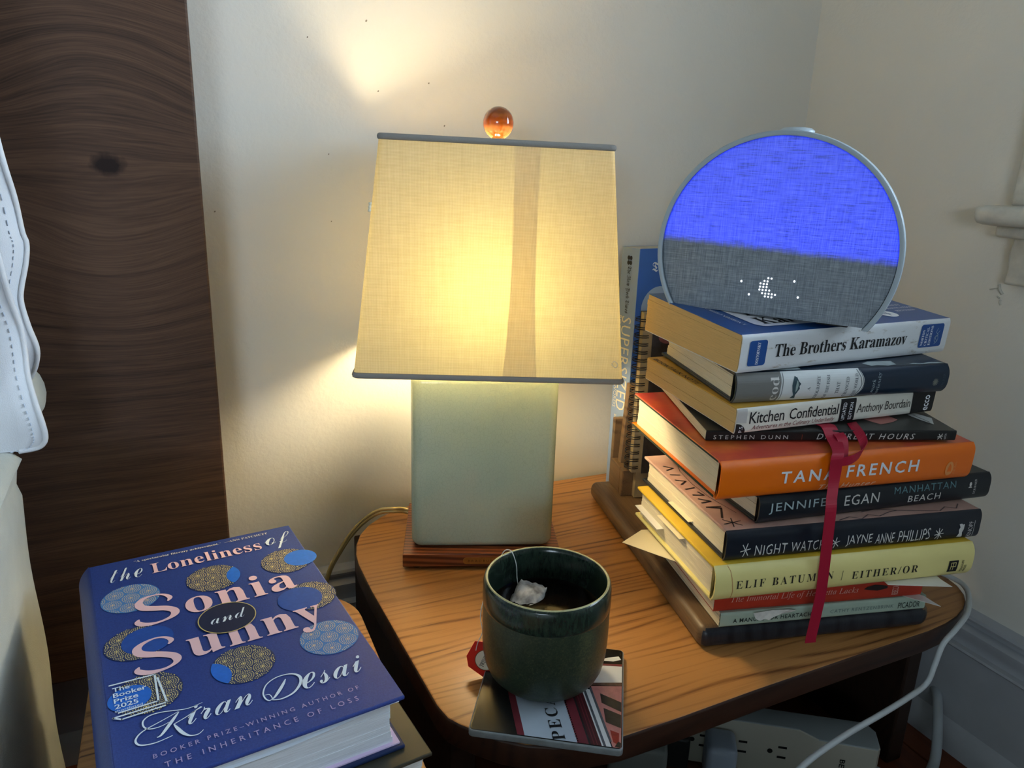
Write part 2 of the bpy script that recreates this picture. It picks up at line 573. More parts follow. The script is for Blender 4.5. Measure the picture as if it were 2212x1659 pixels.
# window in the right wall: casing, thickly painted stool with a lumpy end, apron, sashes, panes
win = empty('window_1', (WALLX, 0, 0)); win['kind'] = 'structure'
def lumpy(bm, amp, sc, seed=0):
    for v_ in bm.verts:
        v_.co += mnoise.noise_vector(v_.co * sc + Vector((seed, 0, 0))) * amp
    return bm
m_lump = flat('old_thick_paint', (212, 208, 196), 0.4, 0.45, var=0.12, vscale=60, bmp=0.5, bscale=90, bdist=0.002)
def lumpbox(x0, x1, y0, y1, z0, z1, bev, amp, sc, cuts=14, seed=0):
    bm = boxbm(x0, x1, y0, y1, z0, z1, bev, 3)
    bmesh.ops.subdivide_edges(bm, edges=[e for e in bm.edges if e.calc_length() > 0.02], cuts=cuts, use_grid_fill=True)
    return lumpy(bm, amp, sc, seed)
obj('window_stool', lumpbox(-0.052, 0.02, WIN_Y0 - 0.11, 0.4815, 0.5565, 0.5750, 0.008, 0.0016, 70), m_lump, win, True)
obj('stool_moulding', lumpbox(-0.026, 0.0, WIN_Y0 - 0.10, 0.4740, 0.5450, 0.5575, 0.004, 0.0014, 80, seed=3), m_lump, win, True)
obj('window_apron', lumpbox(-0.014, 0.0, WIN_Y0 - 0.08, 0.4630, 0.5010, 0.5460, 0.003, 0.0018, 60, seed=5), m_lump, win, True)
obj('casing', lumpbox(-0.018, 0.0, WIN_Y1 - 0.004, 0.4690, 0.574, WIN_Z1 + 0.02, 0.004, 0.001, 40, seed=8), m_lump, win, True)
obj('casing', boxbm(-0.018, 0.0, WIN_Y0 - 0.075, WIN_Y0, 0.574, WIN_Z1 + 0.02, 0.004), m_trim, win)
obj('casing', boxbm(-0.02, 0.0, WIN_Y0 - 0.085, 0.485, WIN_Z1, WIN_Z1 + 0.085, 0.004), m_trim, win)
bm = bmesh.new()
add_box(bm, 0.03, 0.06, WIN_Y0, WIN_Y0 + 0.045, WIN_Z0, WIN_Z1); add_box(bm, 0.03, 0.06, WIN_Y1 - 0.045, WIN_Y1, WIN_Z0, WIN_Z1)
add_box(bm, 0.03, 0.06, WIN_Y0, WIN_Y1, WIN_Z0, WIN_Z0 + 0.055); add_box(bm, 0.03, 0.06, WIN_Y0, WIN_Y1, WIN_Z1 - 0.045, WIN_Z1)
add_box(bm, 0.03, 0.06, WIN_Y0, WIN_Y1, 0.94, 0.97)
obj('sash', bm, m_trim, win)
m_glass, nt, bs = newmat('window_glass')
nt.nodes.remove(bs)
tr_ = nd(nt, 'ShaderNodeBsdfTransparent'); gl_ = nd(nt, 'ShaderNodeBsdfGlossy'); gl_.inputs['Roughness'].default_value = 0.02; fr_ = nd(nt, 'ShaderNodeFresnel'); fr_.inputs[0].default_value = 1.45
mg_ = nd(nt, 'ShaderNodeMixShader')
nt.links.new(fr_.outputs[0], mg_.inputs[0]); nt.links.new(tr_.outputs[0], mg_.inputs[1]); nt.links.new(gl_.outputs[0], mg_.inputs[2]); nt.links.new(mg_.outputs[0], nt.nodes['Material Output'].inputs[0])
obj('pane', boxbm(0.044, 0.046, WIN_Y0 + 0.045, WIN_Y1 - 0.045, WIN_Z0 + 0.055, 0.94), m_glass, win)
obj('pane', boxbm(0.044, 0.046, WIN_Y0 + 0.045, WIN_Y1 - 0.045, 0.97, WIN_Z1 - 0.045), m_glass, win)
# bits of broken paint next to the stool end
m_flake = flat('paint_flake', (196, 192, 180), 0.5, var=0.1, bmp=0.4, bscale=120)
flk = empty('trim_1', (WALLX, 0.47, 0.5)); flk['kind'] = 'structure'
for (y0, z0, y1, z1, wd) in ((0.470, 0.598, 0.4765, 0.590, 0.003), (0.4765, 0.590, 0.4745, 0.580, 0.002), (0.474, 0.499, 0.469, 0.490, 0.003), (0.4735, 0.487, 0.4705, 0.4855, 0.0014), (0.469, 0.484, 0.4685, 0.479, 0.0016), (0.482, 0.4925, 0.474, 0.4945, 0.0015)):
    obj('paint_ridge', lumpy(tube([(-0.0005, y0 - 0.47, z0 - 0.5), (-0.0008, (y0 + y1) / 2 - 0.4695, (z0 + z1) / 2 - 0.5), (-0.0005, y1 - 0.47, z1 - 0.5)], wd / 2, 6, 5), 0.0008, 150), m_flake, flk, True)
# small nicks in the plaster of the back wall
pass
m_pit = flat('plaster_pit', (150, 142, 128), 0.9)
for (nx, nz, r_) in ((0.244, 0.6731, .0009), (0.2608, 0.6338, .0009), (0.1822, 0.7237, .0011), (0.127, 0.7044, .0008), (0.1926, 0.6622, .0009), (0.1428, 0.6016, .0007), (0.0358, 0.5463, .0008), (0.1432, 0.5378, .0007)):
    obj('plaster_pit', lathe([(0, -0.0005), (r_ * 0.45, -0.0003), (r_ * 0.75, 0.0002), (0, 0.0004)], 9, Matrix.Translation((nx, WALLY, nz)) @ Matrix.Rotation(R(90), 4, 'X') @ Matrix.Scale(1.5, 4, (0.6, 0.8, 0))), m_pit, WB)
for (nx, nz, r_) in () and ((0.258, 0.687, 0.0012), (0.281, 0.643, 0.0013), (0.205, 0.672, 0.0009), (0.318, 0.697, 0.0011), (0.262, 0.640, 0.0008)):
    pass

# ------------------------------------------------------------------ bed: headboard, mattress, frame
bed = empty('bed', (-0.9, -0.4, 0), label='low bed with a dark brown knotty wooden headboard beside the wall', cat='bed')
m_head, nt, bs = newmat('headboard_wood')
tc = nd(nt, 'ShaderNodeTexCoord')
sx = nd(nt, 'ShaderNodeSeparateXYZ')
nt.links.new(tc.outputs['Object'], sx.inputs[0])
KX, KZ = -0.045, 0.586
dx = math_(nt, 'SUBTRACT', sx.outputs[0], KX)
dz = math_(nt, 'SUBTRACT', sx.outputs[2], KZ)
ex_ = math_(nt, 'EXPONENT', math_(nt, 'MULTIPLY', math_(nt, 'MULTIPLY', dx, dx), -260.0))
ez_ = math_(nt, 'EXPONENT', math_(nt, 'MULTIPLY', math_(nt, 'MULTIPLY', dz, dz), -130.0))
den = math_(nt, 'ADD', 1.0, math_(nt, 'MULTIPLY', math_(nt, 'MULTIPLY', ex_, ez_), 1.6))
fz = math_(nt, 'DIVIDE', dz, den)
wobh = math_(nt, 'MULTIPLY', math_(nt, 'SUBTRACT', noise(nt, coords(nt, (3.0, 1, 9.0)), 1.0, 3), 0.5), 0.03)
fz = math_(nt, 'ADD', fz, wobh)
def hv(ku, kv):
    cb = nd(nt, 'ShaderNodeCombineXYZ')
    nt.links.new(math_(nt, 'MULTIPLY', sx.outputs[0], ku), cb.inputs[0])
    nt.links.new(math_(nt, 'MULTIPLY', fz, kv), cb.inputs[1])
    return cb.outputs[0]
h1 = noise(nt, hv(2.0, 120), 1.0, 2, 0.6)
h2 = noise(nt, hv(22.0, 900), 1.0, 2, 0.6)
h3 = noise(nt, hv(0.4, 7), 1.0, 2)
g = math_(nt, 'ADD', math_(nt, 'MULTIPLY', h1, 0.40), math_(nt, 'ADD', math_(nt, 'MULTIPLY', h2, 0.35), math_(nt, 'MULTIPLY', h3, 0.25)))
c_ = ramp(nt, g, [(0.36, lin((58, 42, 33))), (0.5, lin((84, 61, 47))), (0.64, lin((104, 78, 60)))])
rk = math_(nt, 'SQRT', math_(nt, 'ADD', math_(nt, 'MULTIPLY', math_(nt, 'MULTIPLY', dx, dx), 0.45), math_(nt, 'MULTIPLY', dz, dz)))
rk = math_(nt, 'ADD', rk, math_(nt, 'MULTIPLY', math_(nt, 'SUBTRACT', noise(nt, tc.outputs['Object'], 130, 3), 0.5), 0.008))
kf = ramp(nt, math_(nt, 'MULTIPLY', rk, 60.0), [(0.30, (1, 1, 1, 1)), (0.62, (0, 0, 0, 1))])
c_ = mixc(nt, kf, c_, lin((34, 20, 16)))
nt.links.new(c_, bs.inputs['Base Color'])
bs.inputs['Roughness'].default_value = 0.6
bs.inputs['Specular IOR Level'].default_value = 0.25
bump(nt, bs, g, 0.25, 0.0008)
hb = obj('headboard', boxbm(-1.85, 0.0245, 0.712, 0.742, 0.112, 1.35, 0.0018, 2), m_head, None)
hb.parent = bed; hb.location = (0.9, 0.4, 0)
m_bedframe = m_darkwood
o = obj('bed_frame', boxbm(-1.75, -0.145, -1.55, 0.71, 0.03, 0.16, 0.004), m_bedframe, bed); o.location = (0.9, 0.4, 0)
o = obj('mattress', boxbm(-1.74, -0.150, -1.54, 0.62, 0.161, 0.345, 0.03, 4), flat('mattress_ticking', (205, 205, 200), 0.9, bmp=0.2), bed); o.location = (0.9, 0.4, 0)
for px_, py_ in ((-1.7, 0.66), (-0.2, 0.66), (-1.7, -1.5), (-0.2, -1.5)):
    o = obj('leg', boxbm(px_ - 0.025, px_ + 0.025, py_ - 0.025, py_ + 0.025, 0, 0.03, 0.003), m_bedframe, bed); o.location = (0.9, 0.4, 0)
# beige blanket hanging down the side of the bed
m_blanket, nt, bs = newmat('oatmeal_wool')
v = coords(nt)
f1_ = noise(nt, v, 900, 3, 0.7); f2_ = noise(nt, v, 30, 3)
nt.links.new(ramp(nt, f2_, [(0.3, lin((202, 204, 192))), (0.7, lin((214, 216, 204)))]), bs.inputs['Base Color'])
bs.inputs['Roughness'].default_value = 0.95
bs.inputs['Specular IOR Level'].default_value = 0.1
bs.inputs['Sheen Weight'].default_value = 0.35
bump(nt, bs, math_(nt, 'ADD', f1_, math_(nt, 'MULTIPLY', f2_, 0.5)), 0.6, 0.0015)
bm = bmesh.new()
prof = []                                 # (x, z) from the far side over the top and down the near side
for z_ in [0.07 + i * 0.012 for i in range(23)]:
    prof.append((-0.1275 + 0.0012 * math.sin(z_ * 40), z_))
prof += [(-0.1292, 0.344), (-0.1275, 0.355), (-0.1230, 0.364), (-0.129, 0.370), (-0.145, 0.3725)]
prof += [(-0.145 - i * 0.05, 0.3725 + 0.002 * math.sin(i * 1.3)) for i in range(1, 30)]
ys = [0.645, 0.643, 0.638] + [0.63 - i * 0.03 for i in range(70)]
grid_ = []
for j, y_ in enumerate(ys):
    row = []
    for (x_, z_) in prof:
        q = Vector((x_, y_, z_))
        if j > 1:
            q += mnoise.noise_vector(q * 9) * 0.006 * min(1, (0.66 - y_) * 4)
        if j == 0:
            q.x -= 0.004; q.z -= 0.003 if z_ > 0.35 else 0
        row.append(bm.verts.new(q))
    grid_.append(row)
for a, b in zip(grid_, grid_[1:]):
    for i in range(len(prof) - 1):
        bm.faces.new((a[i], a[i + 1], b[i + 1], b[i]))
# hem folded in at the head end
for i in range(len(prof) - 1):
    pass
bl = obj('blanket', bm, m_blanket, None, True)
sm = bl.modifiers.new('thickness', 'SOLIDIFY'); sm.thickness = 0.006; sm.offset = -1
tag(bl, 'oatmeal beige wool blanket hanging down the side of the bed', 'blanket')
# bunched end of the same blanket behind the white pillow
bm = lumpy(tube([(-0.60, 0.685, 0.40), (-0.40, 0.688, 0.405), (-0.22, 0.686, 0.402), (-0.14, 0.683, 0.404), (-0.112, 0.682, 0.408)], lambda t: 0.024 * (1 - 0.35 * t ** 6), 12, 8), 0.004, 40)
obj('rolled_edge', bm, m_blanket, bl, True)

# white pillow standing against the headboard, its stitched hem towards the nightstand
m_cotton, nt, bs = newmat('white_cotton')
v = coords(nt)
nt.links.new(ramp(nt, noise(nt, v, 14, 3), [(0.3, lin((226, 228, 232))), (0.7, lin((238, 240, 243)))]), bs.inputs['Base Color'])
bs.inputs['Roughness'].default_value = 0.85
bs.inputs['Specular IOR Level'].default_value = 0.2
bump(nt, bs, math_(nt, 'ADD', noise(nt, v, 1400, 2), math_(nt, 'MULTIPLY', noise(nt, v, 20, 3), 3.0)), 0.3, 0.001)
pil = empty('pillow', (-0.34, 0.62, 0.375), label='white pillow with a double stitched hem standing against the dark headboard', cat='pillow')
bm = bmesh.new()
bmesh.ops.create_icosphere(bm, subdivisions=5, radius=1.0)
for v_ in bm.verts:
    p = v_.co.copy()
    e = lambda a, q: math.copysign(abs(a) ** q, a)
    q = Vector((e(p.x, 0.55) * 0.218, e(p.y, 0.9) * 0.062, e(p.z, 0.5) * 0.205))
    q += mnoise.noise_vector(q * 9 + Vector((4, 1, 0))) * 0.008
    v_.co = q + Vector((0, 0, 0.207))
obj('pillow_body', bm, m_cotton, pil, True)
def hem(name, zs_xs, y0, amp, seed, xin=-0.24):
    """sheet of pillowcase from xin to a measured edge x(z)"""
    P = smooth_path([(x_, 0, z_) for z_, x_ in zs_xs], 6)
    bm = bmesh.new()
    rows = []
    edge = []
    for k_, p in enumerate(P):
        row = []
        for i in range(9):
            t = i / 8
            x_ = xin + (p.x - xin) * t
            y_ = y0 + amp * (mnoise.noise(Vector((seed, p.z * 14, t * 2.0))) * t) + 0.012 * math.sin(p.z * 46 + seed) * t * t * amp / 0.012
            q = Vector((x_, y_, p.z)) - Vector((-0.34, 0.62, 0.375))
            row.append(bm.verts.new(q))
        rows.append(row)
        edge.append(row)
    for a, b in zip(rows, rows[1:]):
        for i in range(8):
            bm.faces.new((a[i], a[i + 1], b[i + 1], b[i]))
    line = [r_[8].co.copy() for r_ in rows]
    inner = [r_[7].co.lerp(r_[8].co, 0.55) + Vector((0, -0.0016, 0)) for r_ in rows]

    o = obj(name, bm, m_cotton, pil, True)
    md = o.modifiers.new('thickness', 'SOLIDIFY'); md.thickness = 0.0022; md.offset = 0
    m_st = flat('hem_stitching', (214, 222, 234), 0.8)
    for L_ in (inner,):
        b2 = bmesh.new()
        for k_ in range(0, len(L_) - 1):
            if k_ % 2 == 0:
                tube([L_[k_], L_[k_ + 1]], 0.00045, 5, 1, b2, False)
        so = obj('stitching', b2, m_st, o); so['kind'] = 'stuff'
    e2 = tube(line, 0.0021, 6, 1, None, False)
    obj('hem_edge', e2, m_cotton, o, True)
    return o
hem('back_hem', [(0.78, -0.125), (0.68, -0.118), (0.592, -0.110), (0.563, -0.1075), (0.536, -0.1062), (0.526, -0.1043), (0.512, -0.1060), (0.495, -0.1100), (0.484, -0.1112), (0.4665, -0.1086), (0.4474, -0.1056), (0.432, -0.1090), (0.42, -0.1150)], 0.668, 0.012, 2.0)
hem('front_hem', [(0.575, -0.128), (0.54, -0.1215), (0.52, -0.1175), (0.50, -0.1165), (0.484, -0.1155), (0.465, -0.1130), (0.447, -0.1122), (0.43, -0.1115), (0.41, -0.1078), (0.395, -0.1050), (0.3835, -0.1043), (0.377, -0.1062), (0.3725, -0.112), (0.371, -0.124)], 0.648, 0.010, 5.5)

# ------------------------------------------------------------------ nightstand
TZ = 0.222
ns = empty('nightstand', (0.40, 0.555, 0), label='low oak topped nightstand with rounded corners and dark wooden sides', cat='nightstand')
def at(p):                         # world -> nightstand local
    return Matrix.Translation(Vector(p))
L0 = Matrix.Translation((-0.40, -0.555, 0))
top_pts = [(0.1425, 0.425)] + [(0.1455, 0.410), (0.151, 0.4010), (0.160, 0.3900), (0.172, 0.3770), (0.186, 0.3660), (0.204, 0.3570), (0.226, 0.3510), (0.250, 0.3480), (0.300, 0.3488), (0.370, 0.3518), (0.480, 0.3545), (0.565, 0.3560), (0.590, 0.3585), (0.610, 0.3625), (0.628, 0.3690), (0.642, 0.3770), (0.652, 0.3860), (0.660, 0.3980), (0.6645, 0.412), (0.666, 0.428)] + \
          [(0.667, 0.70), (0.662, 0.728), (0.650, 0.745), (0.630, 0.7565), (0.25, 0.7565), (0.222, 0.7520), (0.200, 0.7440), (0.180, 0.7330), (0.163, 0.7180), (0.150, 0.7000), (0.1415, 0.6800), (0.1365, 0.6600), (0.1345, 0.6400), (0.135, 0.59), (0.139, 0.50)]
bm = prism(top_pts, TZ - 0.021, TZ, 0.0022, 3, L0)
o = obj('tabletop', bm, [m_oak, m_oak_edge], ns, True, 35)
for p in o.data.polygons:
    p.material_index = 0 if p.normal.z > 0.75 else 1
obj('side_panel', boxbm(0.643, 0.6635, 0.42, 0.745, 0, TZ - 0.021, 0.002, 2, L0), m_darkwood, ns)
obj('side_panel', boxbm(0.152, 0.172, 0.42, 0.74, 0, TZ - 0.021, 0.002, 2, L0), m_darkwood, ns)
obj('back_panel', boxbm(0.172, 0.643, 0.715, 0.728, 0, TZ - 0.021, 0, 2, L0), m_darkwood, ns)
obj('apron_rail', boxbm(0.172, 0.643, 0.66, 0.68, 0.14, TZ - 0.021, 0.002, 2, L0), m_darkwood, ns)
m_stain = None

# small stool under the pile beside the bed
st = empty('stool', (0.02, 0.40, 0), label='low wooden stool with a rounded corner under the dark and blue hardbacks', cat='stool')
L1 = Matrix.Translation((-0.02, -0.40, 0))
o = obj('stool_top', prism(rrect(-0.085, 0.1195, 0.16, 0.607, 0.05, 10), 0.199, 0.2205, 0.002, 2, L1), [m_oak, m_oak_edge], st, True, 35)
for p in o.data.polygons:
    p.material_index = 0 if p.normal.z > 0.6 else 1
for lx, ly in ((-0.06, 0.20), (0.085, 0.20), (-0.06, 0.565), (0.085, 0.565)):
    obj('leg', boxbm(lx - 0.013, lx + 0.013, ly - 0.013, ly + 0.013, 0, 0.199, 0.003, 2, L1), m_darkwood, st)
# ------------------------------------------------------------------ table lamp
lamp = empty('table_lamp', (0.262, 0.6417, TZ), (0, 0, R(-19.5)), label='lit table lamp with a square linen shade, celadon ceramic body and amber ball finial', cat='lamp')
m_lampwood, nt, bs = newmat('zebra_wood')
v = coords(nt, (0.05, 1, 1))
wv = nd(nt, 'ShaderNodeTexWave', wave_type='BANDS', bands_direction='DIAGONAL', wave_profile='SIN')
wv.inputs['Scale'].default_value = 110; wv.inputs['Distortion'].default_value = 1.6; wv.inputs['Detail'].default_value = 2; wv.inputs['Detail Scale'].default_value = 0.6
nt.links.new(v, wv.inputs['Vector'])
nt.links.new(ramp(nt, wv.outputs['Fac'], [(0.15, lin((92, 44, 22))), (0.5, lin((130, 70, 38))), (0.9, lin((148, 84, 48)))]), bs.inputs['Base Color'])
bs.inputs['Roughness'].default_value = 0.35
obj('base', boxbm(-0.0757, 0.0757, -0.057, 0.057, 0.004, 0.0172, 0.0007, 2), m_lampwood, lamp)
for sx_, sy_ in ((-1, -1), (1, -1), (1, 1), (-1, 1)):
    obj('foot', lathe([(0, 0), (0.006, 0), (0.006, 0.004), (0, 0.004)], 16, Matrix.Translation((sx_ * 0.063, sy_ * 0.045, 0))), flat('felt', (30, 28, 26), 0.9), lamp)
pl_ = obj('name_plate', prism(rrect(-0.0185, 0.018, 0.0066, 0.0136, 0.0034, 6), 0, 0.0006, 0, 2, Matrix(((1, 0, 0, 0), (0, 0, -1, -0.0570), (0, 1, 0, 0), (0, 0, 0, 1)))), m_brass, lamp)
letter(pl_, 'BRADBURN', (-13.5, 8.9, 13.5, 11.3), lambda s, t: (s, -0.05775, t), flat('brass_engraving', (104, 76, 34), 0.5, metal=0.5), 0, spacing=1.6)
# glazed body with crackle and a few glaze runs
m_cer, nt, bs = newmat('celadon_glaze')
v = coords(nt)
vo = nd(nt, 'ShaderNodeTexVoronoi', feature='DISTANCE_TO_EDGE'); vo.inputs['Scale'].default_value = 330
nt.links.new(coords(nt, (1, 1, 0.7)), vo.inputs['Vector'])
cr = ramp(nt, vo.outputs[0], [(0.0, (0, 0, 0, 1)), (0.07, (1, 1, 1, 1))])
f_ = noise(nt, v, 9, 3)
cc = ramp(nt, f_, [(0.3, lin((164, 182, 164))), (0.7, lin((178, 193, 172)))])
cc = mixc(nt, cr, mixc(nt, 0.14, cc, lin((92, 106, 86))), cc)
nt.links.new(cc, bs.inputs['Base Color'])
bs.inputs['Roughness'].default_value = 0.16
bs.inputs['Specular IOR Level'].default_value = 0.45
bs.inputs['Coat Weight'].default_value = 0.4
bs.inputs['Coat Roughness'].default_value = 0.1
bump(nt, bs, math_(nt, 'ADD', noise(nt, v, 40, 2), math_(nt, 'MULTIPLY', cr, 0.08)), 0.22, 0.0012)
obj('ceramic_body', prism(rrect(-0.0683, 0.0683, -0.046, 0.046, 0.011, 8), 0.0175, 0.190, 0.008, 6), m_cer, lamp, True, 60)
m_scr = flat('glaze_scratch', (176, 186, 160), 0.3)
obj('glaze_scratch', tube([(0.021, -0.0462, 0.0607), (0.030, -0.0463, 0.0596), (0.037, -0.0462, 0.0599)], 0.00022, 5, 6), m_scr, lamp)
m_metal = flat('brass_fitting', (150, 120, 70), 0.35, metal=0.9)
obj('neck', lathe([(0.0, 0.1885), (0.017, 0.1885), (0.017, 0.193), (0.009, 0.196), (0.009, 0.206), (0.016, 0.208), (0.0165, 0.232), (0.013, 0.236), (0, 0.236)], 24), m_metal, lamp, True, 40)
BZ = 0.270
m_bulb, nt, bs = newmat('bulb_glow')
bs.inputs['Base Color'].default_value = (1, 1, 1, 1)
bs.inputs['Emission Color'].default_value = (1.0, 0.82, 0.50, 1)
bs.inputs['Emission Strength'].default_value = BULB_STRENGTH
bm = lathe([(0, 0.236), (0.012, 0.237), (0.013, 0.241), (0.017, 0.244)] + [(0.030 * math.cos(a), BZ + 0.030 * math.sin(a)) for a in [R(-45 + 15 * i) for i in range(10)]] + [(0, BZ + 0.030)], 32)
obj('bulb', bm, m_bulb, lamp, True)
bm = bmesh.new()
for s in (-1, 1):
    tube([(0.008 * s, 0.012 * 0, 0.207), (0.030 * s, 0.0, 0.222), (0.043 * s, 0.0, 0.27), (0.040 * s, 0, 0.33), (0.022 * s, 0, 0.372), (0.003 * s, 0, 0.385)], 0.0012, 8, 6, bm)
obj('harp', bm, m_metal, lamp, True)
# linen shade: four tapering fabric walls, rolled trims, a doubled seam inside the front
SH_R = Matrix.Translation((0.0035, 0, 0.296)) @ Matrix.Rotation(R(0.85), 4, 'Y') @ Matrix.Translation((0, 0, -0.296))
sb = (0.1165, 0.0775, 0.1965); stp = (0.0962, 0.0635, 0.3915)
m_shade, nt, bs = newmat('linen_shade')
nt.nodes.remove(bs)
out = nt.nodes['Material Output']
v = coords(nt)
w1 = nd(nt, 'ShaderNodeTexWave', wave_type='BANDS', bands_direction='X'); w1.inputs['Scale'].default_value = 340; w1.inputs['Distortion'].default_value = 1.6; w1.inputs['Detail'].default_value = 2; w1.inputs['Detail Scale'].default_value = 0.5
w2 = nd(nt, 'ShaderNodeTexWave', wave_type='BANDS', bands_direction='Z'); w2.inputs['Scale'].default_value = 340; w2.inputs['Distortion'].default_value = 1.6; w2.inputs['Detail'].default_value = 2; w2.inputs['Detail Scale'].default_value = 0.5
nt.links.new(v, w1.inputs['Vector']); nt.links.new(v, w2.inputs['Vector'])
slv = noise(nt, coords(nt, (60, 60, 6)), 6, 3); slh = noise(nt, coords(nt, (6, 60, 60)), 6, 3)
wf = math_(nt, 'ADD', math_(nt, 'MULTIPLY', math_(nt, 'ADD', w1.outputs['Fac'], w2.outputs['Fac']), 0.28), math_(nt, 'MULTIPLY', math_(nt, 'ADD', slv, slh), 0.22))
tr_c = ramp(nt, wf, [(0.3, lin((196, 176, 104))), (0.7, lin((234, 218, 146)))])
df_c = ramp(nt, wf, [(0.3, lin((196, 180, 142))), (0.7, lin((228, 216, 182)))])
d_ = nd(nt, 'ShaderNodeBsdfDiffuse'); t_ = nd(nt, 'ShaderNodeBsdfTranslucent'); mx = nd(nt, 'ShaderNodeMixShader')
mx.inputs[0].default_value = 0.105
nt.links.new(df_c, d_.inputs[0]); nt.links.new(tr_c, t_.inputs[0])
bmp_ = nd(nt, 'ShaderNodeBump'); bmp_.inputs['Strength'].default_value = 0.4; bmp_.inputs['Distance'].default_value = 0.0006
nt.links.new(wf, bmp_.inputs['Height']); nt.links.new(bmp_.outputs[0], d_.inputs['Normal'])
nt.links.new(d_.outputs[0], mx.inputs[1]); nt.links.new(t_.outputs[0], mx.inputs[2]); nt.links.new(mx.outputs[0], out.inputs[0])
m_trimcloth = flat('shade_trim', (150, 146, 140), 0.9, 0.1, bmp=0.5, bscale=600)
shade_o = None
def shade_ring(inset=0.0):
    lo = rrect(-sb[0], sb[0], -sb[1], sb[1], 0.004, 4)
    hi = rrect(-stp[0], stp[0], -stp[1], stp[1], 0.004, 4)
    return lo, hi
lo, hi = shade_ring()
bm = bmesh.new()
rows = []
NV = 24
for k_ in range(NV + 1):
    t = k_ / NV
    rows.append([bm.verts.new(SH_R @ Vector((a[0] + (b[0] - a[0]) * t, a[1] + (b[1] - a[1]) * t, sb[2] + (stp[2] - sb[2]) * t))) for a, b in zip(lo, hi)])
n = len(lo)
for a, b in zip(rows, rows[1:]):
    for i in range(n):
        bm.faces.new((a[i], a[(i + 1) % n], b[(i + 1) % n], b[i]))
shade_o = obj('lamp_shade', bm, m_shade, lamp)
def closed_tube(pts, r, nn=8):
    bm = bmesh.new()
    P = [Vector(p) for p in pts]; N = len(P); rings = []
    for i, p in enumerate(P):
        t = (P[(i + 1) % N] - P[i - 1]).normalized()
        a = t.cross(Vector((0, 0, 1))).normalized(); b = t.cross(a)
        rings.append([bm.verts.new(p + r * (math.cos(2 * PI * k / nn) * a + 1.5 * math.sin(2 * PI * k / nn) * b)) for k in range(nn)])
    for i in range(N):
        a, b = rings[i], rings[(i + 1) % N]
        for k in range(nn):
            bm.faces.new((a[k], a[(k + 1) % nn], b[(k + 1) % nn], b[k]))
    return bm
obj('shade_trim', closed_tube([SH_R @ Vector((a[0], a[1], sb[2])) for a in lo], 0.0017), m_trimcloth, shade_o, True)
obj('shade_trim', closed_tube([SH_R @ Vector((a[0], a[1], stp[2])) for a in hi], 0.0017), m_trimcloth, shade_o, True)
# doubled fabric seam on the inside of the front wall (throws the darker upright band)
bm = bmesh.new()
prev = None
for k_ in range(17):
    t = k_ / 16
    z_ = sb[2] + 0.002 + (stp[2] - sb[2] - 0.004) * t
    y_ = -(sb[1] + (stp[1] - sb[1]) * t) + 0.0016
    mid = 0.0298 - 0.003 * t
    hw = 0.0092 + 0.0040 * (2 * t - 1) ** 2 * (1.0 if t < .5 else 0.35)
    row = [bm.verts.new(SH_R @ Vector((mid - hw - 0.0035 - 0.003 * (1 - t), y_, z_))), bm.verts.new(SH_R @ Vector((mid + hw - 0.0035, y_, z_)))]
    if prev: bm.faces.new((prev[0], prev[1], row[1], row[0]))
    prev = row
m_seam, nt, bs = newmat('seam_cloth')
nt.nodes.remove(bs)
t_ = nd(nt, 'ShaderNodeBsdfTranslucent'); t_.inputs[0].default_value = lin((226, 206, 160)); tp_ = nd(nt, 'ShaderNodeBsdfTransparent'); mx = nd(nt, 'ShaderNodeMixShader')
mx.inputs[0].default_value = 0.14
nt.links.new(t_.outputs[0], mx.inputs[1]); nt.links.new(tp_.outputs[0], mx.inputs[2]); nt.links.new(mx.outputs[0], nt.nodes['Material Output'].inputs[0])
obj('inner_seam', bm, m_seam, shade_o)
m_chip = flat('loose_thread', (244, 236, 206), 0.8)
def shade_front(u, t):          # u metres, t 0..1 up the front wall, just in front of the cloth
    return SH_R @ Vector((u, -(sb[1] + (stp[1] - sb[1]) * t) - 0.0008, sb[2] + (stp[2] - sb[2]) * t))
bm = tube([shade_front(0.1050, 0.082), shade_front(0.1085, 0.066), shade_front(0.1105, 0.078), shade_front(0.1075, 0.094), shade_front(0.1055, 0.086)], 0.0005, 5, 5)
obj('frayed_thread', bm, m_chip, shade_o, True)
bm = tube([SH_R @ Vector((-sb[0] + (sb[0] - stp[0]) * t - 0.0008, -sb[1] + (sb[1] - stp[1]) * t - 0.0006, sb[2] + (stp[2] - sb[2]) * t)) for t in (0.695, 0.705, 0.715, 0.725, 0.735)], lambda t: 0.0011 * (0.6 + 0.8 * abs(math.sin(9 * t))), 6, 4)
obj('frayed_thread', bm, m_chip, shade_o, True)
bm = bmesh.new()
for a_, b_ in (((-stp[0], 0), (stp[0], 0)), ((0, -stp[1]), (0, stp[1]))):
    tube([SH_R @ Vector((a_[0], a_[1], 0.3905)), SH_R @ Vector((a_[0] * 0.2, a_[1] * 0.2, 0.3865)), SH_R @ Vector((b_[0] * 0.2, b_[1] * 0.2, 0.3865)), SH_R @ Vector((b_[0], b_[1], 0.3905))], 0.0011, 6, 4, bm)
obj('spider', bm, m_metal, shade_o, True)
